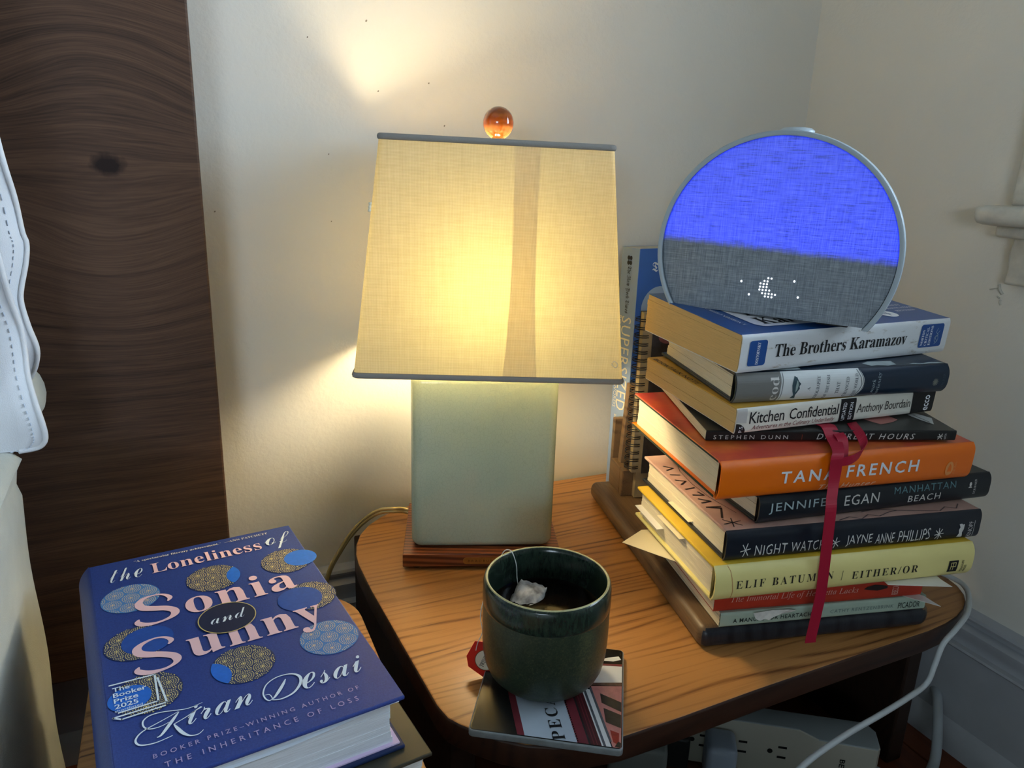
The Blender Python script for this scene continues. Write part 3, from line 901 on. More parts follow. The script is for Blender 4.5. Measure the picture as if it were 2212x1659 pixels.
# finial
m_amber, nt, bs = newmat('amber_ball')
v = coords(nt, (1, 1, 1))
wv = nd(nt, 'ShaderNodeTexWave', wave_type='BANDS', bands_direction='Z'); wv.inputs['Scale'].default_value = 60; wv.inputs['Distortion'].default_value = 2.0
nt.links.new(v, wv.inputs['Vector'])
nt.links.new(ramp(nt, wv.outputs['Fac'], [(0.0, lin((138, 72, 22))), (1.0, lin((150, 80, 26)))]), bs.inputs['Base Color'])
bs.inputs['Roughness'].default_value = 0.12
bs.inputs['Subsurface Weight'].default_value = 0.5
bs.inputs['Subsurface Radius'].default_value = (0.014, 0.005, 0.0012)
bs.inputs['Subsurface Scale'].default_value = 1.0
bs.inputs['Coat Weight'].default_value = 0.6
bs.inputs['Coat Roughness'].default_value = 0.05
fin = obj('finial', lathe([(0.0136 * math.cos(a), 0.4098 + 0.0141 * math.sin(a)) if abs(math.cos(a)) > 1e-6 else (0, 0.4098 + 0.0141 * math.sin(a)) for a in [R(-90 + 7.5 * i) for i in range(25)]], 40, Matrix.Translation((0.0080, 0, 0))), m_amber, lamp, True)
obj('finial_collar', lathe([(0, 0.385), (0.0065, 0.385), (0.0068, 0.3945), (0.0055, 0.3975), (0, 0.3975)], 24, Matrix.Translation((0.0080, 0, 0))), flat('pale_brass', (214, 190, 140), 0.35, metal=0.6), fin, True, 40)
# twin transparent cord running off the back of the table
def world_pts(root, P):
    mi = (Matrix.Translation(root.location) @ root.rotation_euler.to_matrix().to_4x4()).inverted()
    return [mi @ Vector(p) for p in P]
m_cord, nt, bs = newmat('gold_cord')
bs.inputs['Base Color'].default_value = lin((206, 186, 128)); bs.inputs['Roughness'].default_value = 0.15; bs.inputs['Metallic'].default_value = 0.35; bs.inputs['Coat Weight'].default_value = 0.8
cp = [(0.2180, 0.7030, 0.2285), (0.2055, 0.7170, 0.2305), (0.1930, 0.7190, 0.2325), (0.1770, 0.7260, 0.2300), (0.1620, 0.7330, 0.2180), (0.1490, 0.7380, 0.2020), (0.1372, 0.7400, 0.1838), (0.1250, 0.7380, 0.1640), (0.1160, 0.7370, 0.1350), (0.1060, 0.7310, 0.09), (0.095, 0.727, 0.03), (0.07, 0.722, 0.0045), (0.02, 0.71, 0.0045)]
bm = bmesh.new()
tube(world_pts(lamp, cp), 0.0021, 8, 8, bm)
tube(world_pts(lamp, [(x, y, z + 0.0034) for x, y, z in cp]), 0.0021, 8, 8, bm)
obj('cord', bm, m_cord, lamp, True)

# ------------------------------------------------------------------ books
class Book:
    pass
def book(name, label, A, rot, L, W, T, cover, spine=None, pages=None, hard=True, r=0.004, bulge=4.0, wedge=0.0, group=None, back=None, case=None, sq=0.0032, cat='book', seed=1, mbev=0.0):
    """local axes: x along the spine, y from the spine to the fore edge, z up; A is the lower spine corner"""
    b = Book()
    b.root = empty(name, A, tuple(R(q) for q in rot), label, cat, group)
    b.L, b.W, b.T = L, W, T
    rnd = random.Random(seed)
    spine = spine or cover; back = back or cover; pages = pages or m_pg_cream
    bt = 0.0026 if hard else 0.0007
    wz = lambda y, z: z * (1 + wedge / T * max(0, y) / W)
    b.wz = wz
    if not hard: sq = 0.0
    ybd = r
    def board(nm, z0, z1, m):
        bm = boxbm(0, L, ybd, W, z0, z1, min(0.0009, bt * 0.45), 2)
        bmesh.ops.subdivide_edges(bm, edges=[e for e in bm.edges if e.calc_length() > 0.05], cuts=5, use_grid_fill=True)
        for v_ in bm.verts:
            if z0 > T / 2: v_.co.z = v_.co.z - T + wz(v_.co.y, T) - (T - T)
        return obj(nm, bm, m, b.root)
    b.top = board('front_cover', T - bt, T, cover)
    b.bot = board('back_cover', 0, bt, back)
    # spine shell
    th = 0.0014 if hard else 0.0006
    N = 18
    prof_o, prof_i = [], []
    for i in range(N + 1):
        z_ = T * i / N
        y_ = r * abs(2 * z_ / T - 1) ** bulge
        prof_o.append((y_, z_))
        prof_i.append((y_ + th, min(max(z_, th), T - th)))
    prof = [(r + 0.0004, 0.0)] + prof_o + [(r + 0.0004, T), (r + 0.0004, T - bt)] + prof_i[::-1] + [(r + 0.0004, bt)]
    bm = bmesh.new()
    a = [bm.verts.new((0, y, z)) for y, z in prof]; c = [bm.verts.new((L, y, z)) for y, z in prof]
    m_ = len(prof)
    for i in range(m_):
        bm.faces.new((a[i], a[(i + 1) % m_], c[(i + 1) % m_], c[i]))
    bm.faces.new(a[::-1]); bm.faces.new(c)
    b.spine = obj('spine', bm, spine, b.root, True, 50)
    # page block in a few slightly uneven signatures
    bm = bmesh.new()
    ns_ = 7
    for i in range(ns_):
        z0 = bt + (T - 2 * bt) * i / ns_; z1 = bt + (T - 2 * bt) * (i + 1) / ns_
        dx_ = rnd.uniform(-0.0003, 0.0003); dy_ = rnd.uniform(-0.0004, 0.0004)
        ymid = 0.0008 + r * abs((z0 + z1) / T - 1) ** bulge + th
        conc = 0.0030 * (1 - (2 * ((z0 + z1) / 2) / T - 1) ** 2) if hard else 0
        vs, fs = add_box(bm, sq + dx_, L - sq + dx_, ymid, W - sq - conc + dy_, z0, z1)
    bmesh.ops.subdivide_edges(bm, edges=[e for e in bm.edges if e.calc_length() > 0.08], cuts=4, use_grid_fill=True)
    for v_ in bm.verts: v_.co.z = bt + (v_.co.z - bt) * (wz(v_.co.y, T) - 2 * bt) / (T - 2 * bt)
    b.pages = obj('page_block', bm, pages, b.root)
    b.sp = lambda s, t: (s, r * abs(2 * min(max(t, 0), T) / T - 1) ** bulge - 0.0004, t)
    b.sp.T = T
    b.tp = lambda s, t: (s, t, wz(t, T) + 0.0003)
    return b
def sp_text(b, body, rect, m, rot=0, **k): return letter(b.spine, body, rect, b.sp, m, rot, **k)
def zz(h): return TZ + h
def over(b, k=0.0002):
    f = lambda s, t: (s, b.sp(s, t)[1] - k, t)
    f.T = b.T
    return f

GRP = 'books in the tall stack'
# torn old paperback at the bottom, pale green spine
m_sage = flat('sage_cover', (166, 184, 166), 0.45, var=0.06, vscale=60)
b = book('paperback_book', 'pale sage green paperback with torn spine paper, lowest of the stack on the dark board', (0.3749, 0.4033, zz(0.0203)), (0, 0, -12.9), 0.189, 0.130, 0.0130, m_sage, hard=False, r=0.0012, bulge=8, pages=m_pg_cream, group=GRP)
ink = flat('dark_green_print', (40, 50, 46), 0.6)
sp_text(b, sansb('A MANUAL FOR HEARTACHE'), (11, 3.6, 84, 7.4), ink, spacing=1.15)
sp_text(b, 'CATHY RENTZENBRINK', (98.5, 4.4, 158, 7.6), flat('grey_print', (104, 120, 116), 0.6), spacing=1.2)
sp_text(b, 'PICADOR', (162.5, 3.0, 183.4, 8.6), ink)
m_torn = flat('torn_paper', (216, 214, 206), 0.8, var=0.1, vscale=200)
bm = bmesh.new()
pts = [(27, 12.4), (30, 6.5), (34, 4.8), (38, 6.0), (42, 4.6), (45, 6.8), (48, 8.2), (54, 8.6), (62, 9.6), (66, 10.6), (60, 12.8), (44, 12.9)]
bm.faces.new([bm.verts.new((x * .001, -0.0010 - 0.0012 * (math.sin(x * 1.7) > 0), z * .001)) for x, z in pts])
bmesh.ops.triangulate(bm, faces=bm.faces[:])
obj('torn_flap', bm, m_torn, b.root)
# red paperback, title half hidden
m_redc = flat('red_cover', (176, 54, 34), 0.4, var=0.18, vscale=30)
b = book('paperback_book', 'worn red paperback squeezed under the yellow hardback', (0.3700, 0.4070, zz(0.0336)), (0, 0, -13.5), 0.189, 0.130, 0.0218, m_redc, hard=False, r=0.0012, bulge=8, group=GRP, seed=2)
redink = flat('pale_pink_print', (226, 176, 160), 0.6)
sp_text(b, serif_it('The Immortal Life of Henrietta Lacks'), (14, 6.4, 128, 13.5), redink, spacing=1.05, offset=-0.0040)
patch(b.spine, [(133, 10.5), (136, 12.5), (143, 14), (150, 13), (155, 12), (155, 9.8), (146, 8.2), (139, 9.2)], b.sp, flat('shoe_print', (40, 28, 26), 0.6))
sp_text(b, 'REBECCA SKLOOT', (160, 3, 166, 20), redink, rot=90)
# yellow hardback
m_yel = flat('pale_yellow_jacket', (232, 218, 142), 0.38, 0.45, var=0.04, vscale=18)
m_gold = flat('bright_yellow_jacket', (228, 190, 60), 0.4, var=0.05)
eo = book('hardback_book', 'pale yellow hardback with thin black serif lettering, above the red paperback', (0.3523, 0.3889, zz(0.0560)), (0, 0, -10.8), 0.236, 0.156, 0.0295, m_gold, spine=m_yel, back=m_yel, r=0.005, bulge=3.2, group=GRP, seed=3)
eink = flat('soft_black_print', (44, 40, 34), 0.6)
sp_text(eo, serif('ELIF BATUMAN'), (17.6, 10.8, 102.6, 17.8), eink, offset=-0.0075, spacing=1.35)
stroke(eo.spine, [[(110.5, 9), (110.9, 17.5)]], 0.45, eo.sp, eink)
sp_text(eo, serif('EITHER/OR'), (120, 9.0, 182, 15.8), eink, offset=-0.0075, spacing=1.3)
patch(eo.spine, [(211.6, 5.6), (220.9, 5.6), (220.9, 16.2), (211.6, 16.2)], eo.sp, m_black_ink)
stroke(eo.spine, [[(214, 7.5), (214, 14.3), (218.5, 14.3), (218.5, 10.8), (214, 10.8)], [(216.2, 7.5), (216.2, 14.3)]], 0.5, over(eo), m_yel)
sp_text(eo, 'PENGUIN\nPRESS', (224.2, 4.7, 229.6, 15.8), eink, rot=90)
stroke(eo.spine, [[(11, 29.2), (12.5, 26), (14, 17), (15, 10), (15.4, 1)]], 0.35, eo.sp, flat('rust_print', (166, 72, 40), 0.6))
# dark navy hardback with hand lettering
m_navy = flat('midnight_jacket', (22, 29, 40), 0.36, 0.45, var=0.1, vscale=60)
m_nwtop, nt, bs = newmat('pinkish_jacket')
v = coords(nt)
nt.links.new(ramp(nt, noise(nt, v, 30, 4), [(0.3, lin((176, 140, 128))), (0.7, lin((206, 172, 156)))]), bs.inputs['Base Color']); bs.inputs['Roughness'].default_value = 0.4
nw = book('hardback_book', 'navy spined hardback with scratchy white hand lettering and a dusty pink cover', (0.364, 0.395, zz(0.0858)), (0, 0, -10.6), 0.2345, 0.1595, 0.0252, m_nwtop, spine=m_navy, back=m_navy, r=0.0030, bulge=5, group=GRP, seed=4)
chalk = flat('chalk_print', (214, 214, 210), 0.6)
def asterisk(b, cx, cy, rx, ry, fn=None, m=None, w=0.7, parent=None, tilt=0.2, arms=3):
    L_ = []
    for k_ in range(arms):
        a_ = tilt + k_ * PI / arms
        L_.append([(cx - rx * math.cos(a_), cy - ry * math.sin(a_)), (cx + rx * math.cos(a_), cy + ry * math.sin(a_))])
    return stroke(parent or b.spine, L_, w, fn or b.sp, m or chalk, 'printed_star')
def jitter(u, v): return (u, v + 0.05 * math.sin(u * 41))
asterisk(nw, 16.6, 9.0, 4.2, 6.0, tilt=0.15); asterisk(nw, 96.0, 8.0, 4.0, 4.6, tilt=0.3); asterisk(nw, 194.2, 7.0, 4.2, 5.4, tilt=0.1, arms=4)
sp_text(nw, 'NIGHT', (25, 3.2, 53, 12.2), chalk, spacing=1.1, offset=-0.0040, warp=jitter)
sp_text(nw, 'WATCH', (56.5, 3.6, 86.5, 12.2), chalk, spacing=1.1, offset=-0.0040, warp=jitter)
sp_text(nw, 'JAYNE', (106, 3.2, 130, 13.4), chalk, spacing=1.0, offset=-0.0040, warp=jitter)
sp_text(nw, 'ANNE', (133.5, 3.4, 151, 12.6), chalk, spacing=1.0, offset=-0.0040, warp=jitter)
sp_text(nw, 'PHILLIPS', (155, 2.8, 185.5, 13.2), chalk, spacing=1.0, offset=-0.0040, warp=jitter)
patch(nw.spine, [(213, 14.4), (214.5, 11.5), (213.4, 9), (214.2, 6), (213, 2.2), (214.4, 2.4), (215.5, 5), (217.2, 2), (218.4, 2.4), (217, 6.5), (218.2, 9.5), (217.2, 12), (218.4, 14.2), (216.6, 13.8), (215.4, 14.8)], nw.sp, chalk, 'running_hound_emblem')
sp_text(nw, 'KNOPF', (222.6, 2.2, 226.8, 16), chalk, rot=90, offset=-0.0040)
stroke(nw.spine, [[(228.4, 2), (228.2, 16.6)]], 0.4, nw.sp, chalk)
nwink = flat('cover_black_print', (34, 28, 28), 0.6)
asterisk(nw, 12, 15, 8, 7.5, nw.tp, nwink, 0.9, nw.top, 0.2)
stroke(nw.top, [[(8 + 0, 24), (16, 40), (5, 44), (17, 43)], [(5, 52), (14, 54), (6, 60)], [(5, 68), (14, 66), (12, 73)], [(4, 80), (13, 82)], [(5, 90), (12, 96), (4, 100)], [(5, 112), (13, 110)], [(6, 122), (14, 126), (7, 132)]], 1.6, nw.tp, nwink, 'title_lettering')
stroke(nw.top, [[(24, 30), (16.5, 62), (15, 90), (17, 118), (22, 134)]], 0.5, nw.tp, nwink)
stroke(nw.top, [[(100, 4), (112, 8), (120, 3), (130, 9), (138, 5), (150, 10), (160, 12)], [(128, 14), (142, 17), (160, 12)], [(160, 12), (182, 8), (196, 5), (206, 11), (214, 7), (222, 14)]], 1.0, nw.tp, flat('grey_ink_print', (96, 84, 84), 0.6), 'ink_drawing')
# black hardback, two-line title
m_blk = flat('blue_black_jacket', (17, 25, 33), 0.34, 0.45, var=0.08, vscale=50)
mb = book('hardback_book', 'blue-black hardback set askew under the orange one, pale capital letters on its spine', (0.394, 0.3965, zz(0.1114)), (0, 0, -7.5), 0.229, 0.150, 0.0232, m_blk, r=0.0035, bulge=4, group=GRP, seed=5)
mist = flat('misty_print', (168, 186, 188), 0.6); teal = flat('teal_print', (98, 136, 142), 0.6); pale = flat('pale_print', (208, 206, 200), 0.6)
sp_text(mb, 'JENNIFER', (8.4, 8.0, 70.5, 17.2), mist, spacing=1.15); sp_text(mb, 'EGAN', (78.6, 8.2, 112.3, 17.1), pale, spacing=1.1)
sp_text(mb, 'MANHATTAN', (127, 13.7, 190.6, 19.6), teal, spacing=1.15); sp_text(mb, 'BEACH', (142.5, 4.9, 175.8, 10.8), pale, spacing=1.15)
patch(mb.spine, [(204.5, 12), (208.6, 12), (207.6, 13.2), (205.5, 13.2)], mb.sp, pale, 'emblem'); patch(mb.spine, disc(206.5, 15.2, 1.3, 14, 1.9), mb.sp, pale, 'emblem')
sp_text(mb, 'SCRIBNER', (210.6, 6, 212.9, 19.2), pale, rot=90, spacing=1.2)
# orange hardback
m_orange, nt, bs = newmat('orange_jacket')
bs.inputs['Base Color'].default_value = lin((238, 112, 10)); bs.inputs['Roughness'].default_value = 0.32
m_ortop, nt, bs = newmat('red_orange_jacket')
v = coords(nt, (1, 1.6, 1))
nt.links.new(ramp(nt, noise(nt, v, 16, 4, 0.6), [(0.35, lin((196, 70, 58))), (0.5, lin((206, 84, 58))), (0.68, lin((226, 120, 54)))]), bs.inputs['Base Color']); bs.inputs['Roughness'].default_value = 0.32
m_board = flat('green_board', (44, 56, 44), 0.6)
hu = book('hardback_book', 'thick orange hardback with bold white capitals on its spine, tied round by red ribbon', (0.3554, 0.4006, zz(0.1353)), (R(0), 0, 0), 0.234, 0.159, 0.0316, m_ortop, spine=m_orange, back=m_orange, r=0.0038, bulge=5, group=GRP, seed=6)
hu.root.rotation_euler = (R(2.6), 0, R(-8.8))
hw_ = flat('ice_print', (226, 232, 238), 0.5)
sp_text(hu, sansb('TANA'), (51.5, 10.8, 101, 20.8), hw_, spacing=1.35, offset=-0.0040); sp_text(hu, sansb('FRENCH'), (111, 11.2, 179, 21.8), hw_, spacing=1.3, offset=-0.0040)
sp_text(hu, sansi('The Hunter'), (88, 1.8, 141, 6.8), flat('peach_print', (246, 200, 170), 0.6), spacing=1.2)
patch(hu.spine, disc(211, 11, 3.9, 24, 6.4), hu.sp, flat('faded_print', (232, 150, 84), 0.6), 'ship_emblem'); patch(hu.spine, [(209, 8.5), (213.2, 8.5), (212.4, 13.5), (210.8, 15.5), (209.6, 12)], over(hu), m_orange, 'ship_emblem')
sp_text(hu, 'VIKING', (215.2, 5.5, 217.4, 16.8), flat('faded_print', (232, 150, 84), 0.6), rot=90, spacing=1.2)
for z0, z1 in ((0.0, 0.0026), (0.0290, 0.0316)):
    obj('board_edge', boxbm(-0.0003, 0.0010, 0.007, 0.157, z0 + 0.0004, z1 - 0.0004 if z0 < 0.01 else z1 - 0.0009), m_board, hu.root)
# slim black paperback
m_dk = flat('charcoal_cover', (30, 30, 30), 0.4, var=0.15, vscale=80)
m_dktop = flat('dark_grey_cover', (66, 66, 62), 0.4, var=0.12, vscale=40)
dh = book('paperback_book', 'slim black paperback with spaced white capitals, between the orange and the white spines', (0.3695, 0.4383, zz(0.1693)), (0, 0, 0), 0.2096, 0.14, 0.0085, m_dktop, spine=m_dk, back=m_dk, hard=False, r=0.0008, bulge=8, group=GRP, seed=7)
dh.root.rotation_euler = (R(2.6), 0, R(-18.9))
sp_text(dh, 'STEPHEN DUNN', (5.8, 1.5, 67, 5.0), pale, spacing=1.5); stroke(dh.spine, [[(78.7, 1.2), (78.7, 5.4)]], 0.35, dh.sp, flat('rust_print', (166, 72, 40), 0.6))
sp_text(dh, sansi('DIFFERENT HOURS'), (91, 1.3, 174, 6.3), pale, spacing=1.35)
stroke(dh.spine, [[(194, 1.4), (197.5, 6)], [(194.5, 5.8), (197.4, 1.5)], [(193.6, 3.4), (198, 4.2)]], 0.6, dh.sp, pale, 'emblem'); sp_text(dh, 'NORTON', (199.3, 1.3, 201, 6.2), pale, rot=90)
patch(dh.top, [(142, 28), (147, 20), (152, 13.5), (159, 16), (166, 19), (173, 24), (170, 34), (160, 40), (146, 36)], dh.tp, flat('rose_print', (190, 126, 118), 0.55))
patch(dh.top, [(189, 36), (198, 40), (206, 28), (198.5, 13.6), (193, 24)], dh.tp, flat('grey_white_print', (196, 198, 194), 0.55)); stroke(dh.top, [[(193.5, 35), (197.6, 18)]], 0.8, lambda s, t: (s, t, dh.tp(s, t)[2] + 0.0002), m_dktop)
# white spined paperback
m_kcw = flat('ivory_cover', (224, 220, 206), 0.4, var=0.04, vscale=50)
m_kcy = flat('mustard_cover', (206, 160, 66), 0.45, var=0.1)
kc = book('paperback_book', 'white spined paperback with narrow black lettering, under the grey, white and navy hardback', (0.3797, 0.4187, zz(0.1802)), (0, 0, 0), 0.2028, 0.135, 0.0206, m_kcy, spine=m_kcw, back=m_kcw, hard=False, r=0.0012, bulge=8, pages=m_pg_tan, group=GRP, seed=8)
kc.root.rotation_euler = (R(3.4), R(-0.5), R(-3.7))
sp_text(kc, 'Kitchen', (12.2, 7.4, 45, 17.2), m_black_ink, spacing=0.95, offset=0.004); sp_text(kc, 'Confidential', (50, 7.4, 98.6, 16.8), m_black_ink, spacing=0.95, offset=0.004)
sp_text(kc, sansi('Adventures in the Culinary Underbelly'), (15.4, 1.2, 96.3, 5.9), flat('crimson_print', (118, 40, 44), 0.6))
patch(kc.spine, [(101.0, 0.3), (116.6, 0.3), (116.0, 20), (100.2, 20)], kc.sp, m_black_ink)
_sp2 = over
letter(kc.spine, 'UPDATED', (103, 1.6, 106.6, 17), _sp2(kc), m_white, 90); letter(kc.spine, 'EDITION', (110, 1.8, 113.4, 16.6), _sp2(kc), m_white, 90)
sp_text(kc, 'Anthony Bourdain', (118.4, 4.2, 176, 14.4), flat('smoke_print', (70, 66, 62), 0.6), spacing=0.95)
patch(kc.spine, [(178.5, 0.3), (202.6, 0.3), (202.6, 20.2), (177, 20.2)], kc.sp, m_black_ink)
letter(kc.spine, sansb('ecco'), (191.8, 2, 197, 16), _sp2(kc), m_white, 90)
patch(kc.spine, [(0.3, 0.3)] + [(0.3 + 9.2 * math.sin(a), 0.3 + 8.2 * math.cos(a)) for a in [i * PI / 24 for i in range(13)]], kc.sp, m_black_ink)
letter(kc.spine, 'P.S.', (3.4, 0.9, 6.6, 7), _sp2(kc), m_white, 90)
patch(kc.spine, [(0.4, 9.6), (9.6, 8.4), (9.2, 20.2), (0.4, 20.2)], kc.sp, flat('dusk_grey_cover', (186, 182, 176), 0.5))
letter(kc.top, 'BOOKTALK NOTE', (1.2, 58, 5.8, 128), kc.tp, m_black_ink, -90)
# grey, white and navy hardback
m_cnavy = flat('deep_navy_jacket', (18, 38, 58), 0.3, 0.5, var=0.08, vscale=40)
m_cgrey = flat('stone_grey_print', (118, 118, 114), 0.34)
m_cwht = flat('cool_white_print', (214, 218, 216), 0.36)
m_cline = flat('fine_line_print', (90, 96, 100), 0.5)
cod = book('hardback_book', 'hardback with a grey, white and navy spine and a small fish picture', (0.3817, 0.4252, zz(0.2016)), (0, 0, 0), 0.1965, 0.131, 0.0245, m_cnavy, r=0.0048, bulge=3.0, group=GRP, seed=9)
cod.root.rotation_euler = (R(3.6), R(-0.4), R(-9.8))
def band(b, s0, s1, m, k_=14, curve0=0, curve1=0):
    N = k_
    bm = bmesh.new()
    rows = []
    for i in range(N + 1):
        t = 0.0002 + (b.T - 0.0004) * i / N
        q = (2 * t / b.T - 1) ** 2
        rows.append([bm.verts.new(b.sp((s0 + curve0 * (1 - q)) * .001, t)), bm.verts.new(b.sp((s1 + curve1 * (1 - q)) * .001, t))])
    for a, c in zip(rows, rows[1:]):
        bm.faces.new((a[0], a[1], c[1], c[0]))
    return obj('printed_band', bm, m, b.spine)
band(cod, 0.3, 38.6, m_cgrey); band(cod, 38.6, 109, m_cwht, 14, 0, 5.5)
cod.sp0 = cod.sp; cod.sp = (lambda f: (lambda s, t: (s, f(s, t)[1] - 0.00025, t)))(cod.sp0); cod.sp.T = cod.T
stroke(cod.spine, [[(40, 1), (40, 8), (40, 16), (40, 23.6)]], 0.5, cod.sp, m_cline)
stroke(cod.spine, [[(107.5, 1), (110.5, 6), (112.2, 12), (110.5, 18), (107.5, 23.6)]], 0.6, cod.sp, m_cline); stroke(cod.spine, [[(109.5, 1), (112.5, 6), (114.2, 12), (112.5, 18), (109.5, 23.6)]], 0.5, cod.sp, m_cline)
sp_text(cod, serif('cod'), (29.2, 1.2, 36.6, 21.4), pale, rot=90, offset=-0.0040)
m_fish = flat('fish_print', (52, 76, 84), 0.5)
patch(cod.spine, [(50.2, 21.2), (49, 18), (48.4, 14), (49.4, 9), (51.2, 5.4), (49.2, 2.6), (53.8, 2.2), (52.8, 5.6), (54.4, 9), (55.6, 11), (55, 13), (56.2, 15), (54, 17), (52.6, 20)], cod.sp, m_fish, 'fish_picture')
patch(cod.spine, [(52.2, 18), (51.6, 13), (52, 8), (53.4, 10), (54, 14), (53.2, 17)], over(cod), flat('pale_fish_print', (150, 170, 166), 0.5), 'fish_picture')
for wd, s0, s1, t0, t1 in (('A', 62.5, 65.0, 9, 12), ('BIOGRAPHY', 70.4, 73.4, 1.2, 20.6), ('OF THE FISH', 79.2, 82, 0.8, 21), ('THAT', 88.8, 91.8, 5, 15), ('CHANGED', 97, 100, 1.4, 18.8), ('THE WORLD', 105.2, 108, 1, 20.8)):
    sp_text(cod, serif(wd), (s0, t0, s1, t1), m_cline, rot=90, offset=-0.0040)
cod.sp = cod.sp0
sp_text(cod, serif_it('mark'), (121.8, 4, 125, 15.6), mist, rot=90, spacing=1.15); sp_text(cod, serif_it('kurlansky'), (126.6, 1, 130.6, 20.6), mist, rot=90, spacing=1.15)
bm = bmesh.new()
asterisk(cod, 183.7, 10.4, 2.6, 2.9, w=0.7, m=flat('sun_print', (124, 128, 118), 0.6), arms=6); sp_text(cod, 'WALKER', (190, 3.2, 192.6, 17.6), flat('dim_print', (62, 76, 88), 0.6), rot=90)
m_ph = flat('pale_photo_print', (176, 188, 190), 0.45, var=0.15, vscale=90)
patch(cod.top, [(120, 13), (128, 17), (150, 16), (148, 7), (139, 5.2), (130, 7.5), (124, 6.4)], cod.tp, m_ph); patch(cod.top, [(160, 7), (166, 9), (174, 7), (182, 9.5), (192, 7.5), (193, 5.2), (180, 6), (170, 5.2)], cod.tp, m_ph)
patch(cod.top, [(30, 12), (60, 14), (58, 6), (38, 5.2)], cod.tp, m_ph)
# thick white spined paperback with blue panels, on top
m_kwh, nt, bs = newmat('scuffed_white_cover')
v = coords(nt)
sc_ = ramp(nt, noise(nt, coords(nt, (0.5, 1, 1.6)), 90, 5, 0.75), [(0.58, lin((214, 217, 218))), (0.68, lin((172, 164, 150)))])
nt.links.new(sc_, bs.inputs['Base Color']); bs.inputs['Roughness'].default_value = 0.32
m_kblue = flat('royal_blue_cover', (28, 82, 150), 0.3, 0.5, var=0.06, vscale=20)
m_kpanel = flat('royal_blue_print', (22, 74, 142), 0.32)
ka = book('paperback_book', 'thick white spined paperback with blue end panels, topmost of the stack under the round clock', (0.3777, 0.4205, zz(0.2280)), (0, 0, 0), 0.2254, 0.126, 0.0300, m_kblue, spine=m_kwh, back=m_kwh, hard=False, r=0.0016, bulge=8, pages=m_pg_tan, wedge=0.0035, group=GRP, seed=10)
ka.root.rotation_euler = (R(3.6), R(-0.5), R(-0.2))
def rr(b, s0, t0, s1, t1, r_, m): return patch(b.spine, [(x, y) for x, y in rrect(s0, s1, t0, t1, r_, 5)], b.sp, m)
rr(ka, 7.2, 5.2, 24.2, 25.2, 2.2, m_kpanel); rr(ka, 190.4, 6.2, 218, 26.4, 2.2, m_kpanel)
letter(ka.spine, serif('DOSTOEVSKY'), (14.6, 6.2, 17.4, 23.8), _sp2(ka), m_white, 90, offset=-0.0040)
sp_text(ka, serif('The Brothers Karamazov'), (32.4, 10.6, 175, 20.8), m_black_ink)
for wd, s0, t0, t1 in (('NORTON', 192.6, 8, 22), ('CRITICAL', 197.2, 7.8, 24), ('EDITIONS', 201.8, 7.8, 25)):
    letter(ka.spine, serif(wd), (s0, t0, s0 + 2.8, t1), _sp2(ka), m_white, 90, offset=-0.0040)
stroke(ka.spine, [[(211 + 2.2 * math.cos(a), 13 + 3 * math.sin(a)) for a in [i * 0.45 for i in range(15)]], [(211, 22.5), (209.5, 19), (212.6, 16.5), (209.4, 14), (212.6, 11), (209.6, 8.5)], [(213.6, 20), (211, 17)]], 0.35, _sp2(ka), mist, 'emblem')
patch(ka.top, [(x, y) for x, y in rrect(29, 150, 16, 84, 9, 6)], ka.tp, m_white)
tp2 = lambda b: (lambda s, t: (s, t, b.tp(s, t)[2] + 0.0002))
letter(ka.top, serif('Karamazov'), (38, 21, 146, 38), tp2(ka), m_black_ink); letter(ka.top, serif('The Brothers'), (38, 44, 146, 62), tp2(ka), m_black_ink)
letter(ka.top, serif('A NORTON CRITICAL EDITION'), (18.6, 22, 22.4, 100), ka.tp, m_white, 90, offset=-0.0040)
patch(ka.top, disc(176, 24, 9, 24), ka.tp, m_white); stroke(ka.top, [[(180, 24), (170, 24)], [(175, 19), (177, 28)]], 0.7, tp2(ka), m_kpanel)
for i_, wd in enumerate(('THE', 'GARNETT', 'TRANSLATION', 'REVISED')):
    letter(ka.top, serif(wd), (203 - len(wd) * 1.4, 52 - i_ * 8.0, 203 + len(wd) * 1.9, 56 - i_ * 8.0), ka.tp, m_white, 0, offset=-0.0040)

# blue hardback on the stool and the dark one under it
m_sblue, nt, bs = newmat('cobalt_jacket')
v = coords(nt)
nt.links.new(ramp(nt, noise(nt, v, 900, 3, 0.7), [(0.3, lin((34, 54, 122))), (0.7, lin((48, 72, 144)))]), bs.inputs['Base Color'])
bs.inputs['Roughness'].default_value = 0.42; bs.inputs['Specular IOR Level'].default_value = 0.5
m_sdark = flat('prussian_jacket', (22, 40, 80), 0.4)
so = Vector((-0.0568, 0.3404, 0)); a_ = R(7.5)
_ey = Vector((-math.sin(a_), math.cos(a_), 0))
SB = Vector((-0.0568, 0.3404, 0.2525)) + 0.25 * _ey
so_ = book('hardback_book', 'cobalt blue hardback with gold moon circles and big pink lettering, on the stool', tuple(SB), (0, 0, -82.5), 0.25, 0.160, 0.0375, m_sblue, back=m_sdark, r=0.008, bulge=2.6, pages=pages_mat('cool_white_paper', (226, 230, 236)), seed=11, sq=0.005, group='books on the stool')
tpS = lambda s, t, h=0.0003: (0.25 - t, s, 0.0375 + h)
pink = flat('pink_print', (236, 196, 202), 0.5); cream = flat('cream_print', (236, 224, 206), 0.5); lilac = flat('lilac_print', (176, 158, 196), 0.5); icy = flat('pale_ice_print', (222, 234, 244), 0.5)
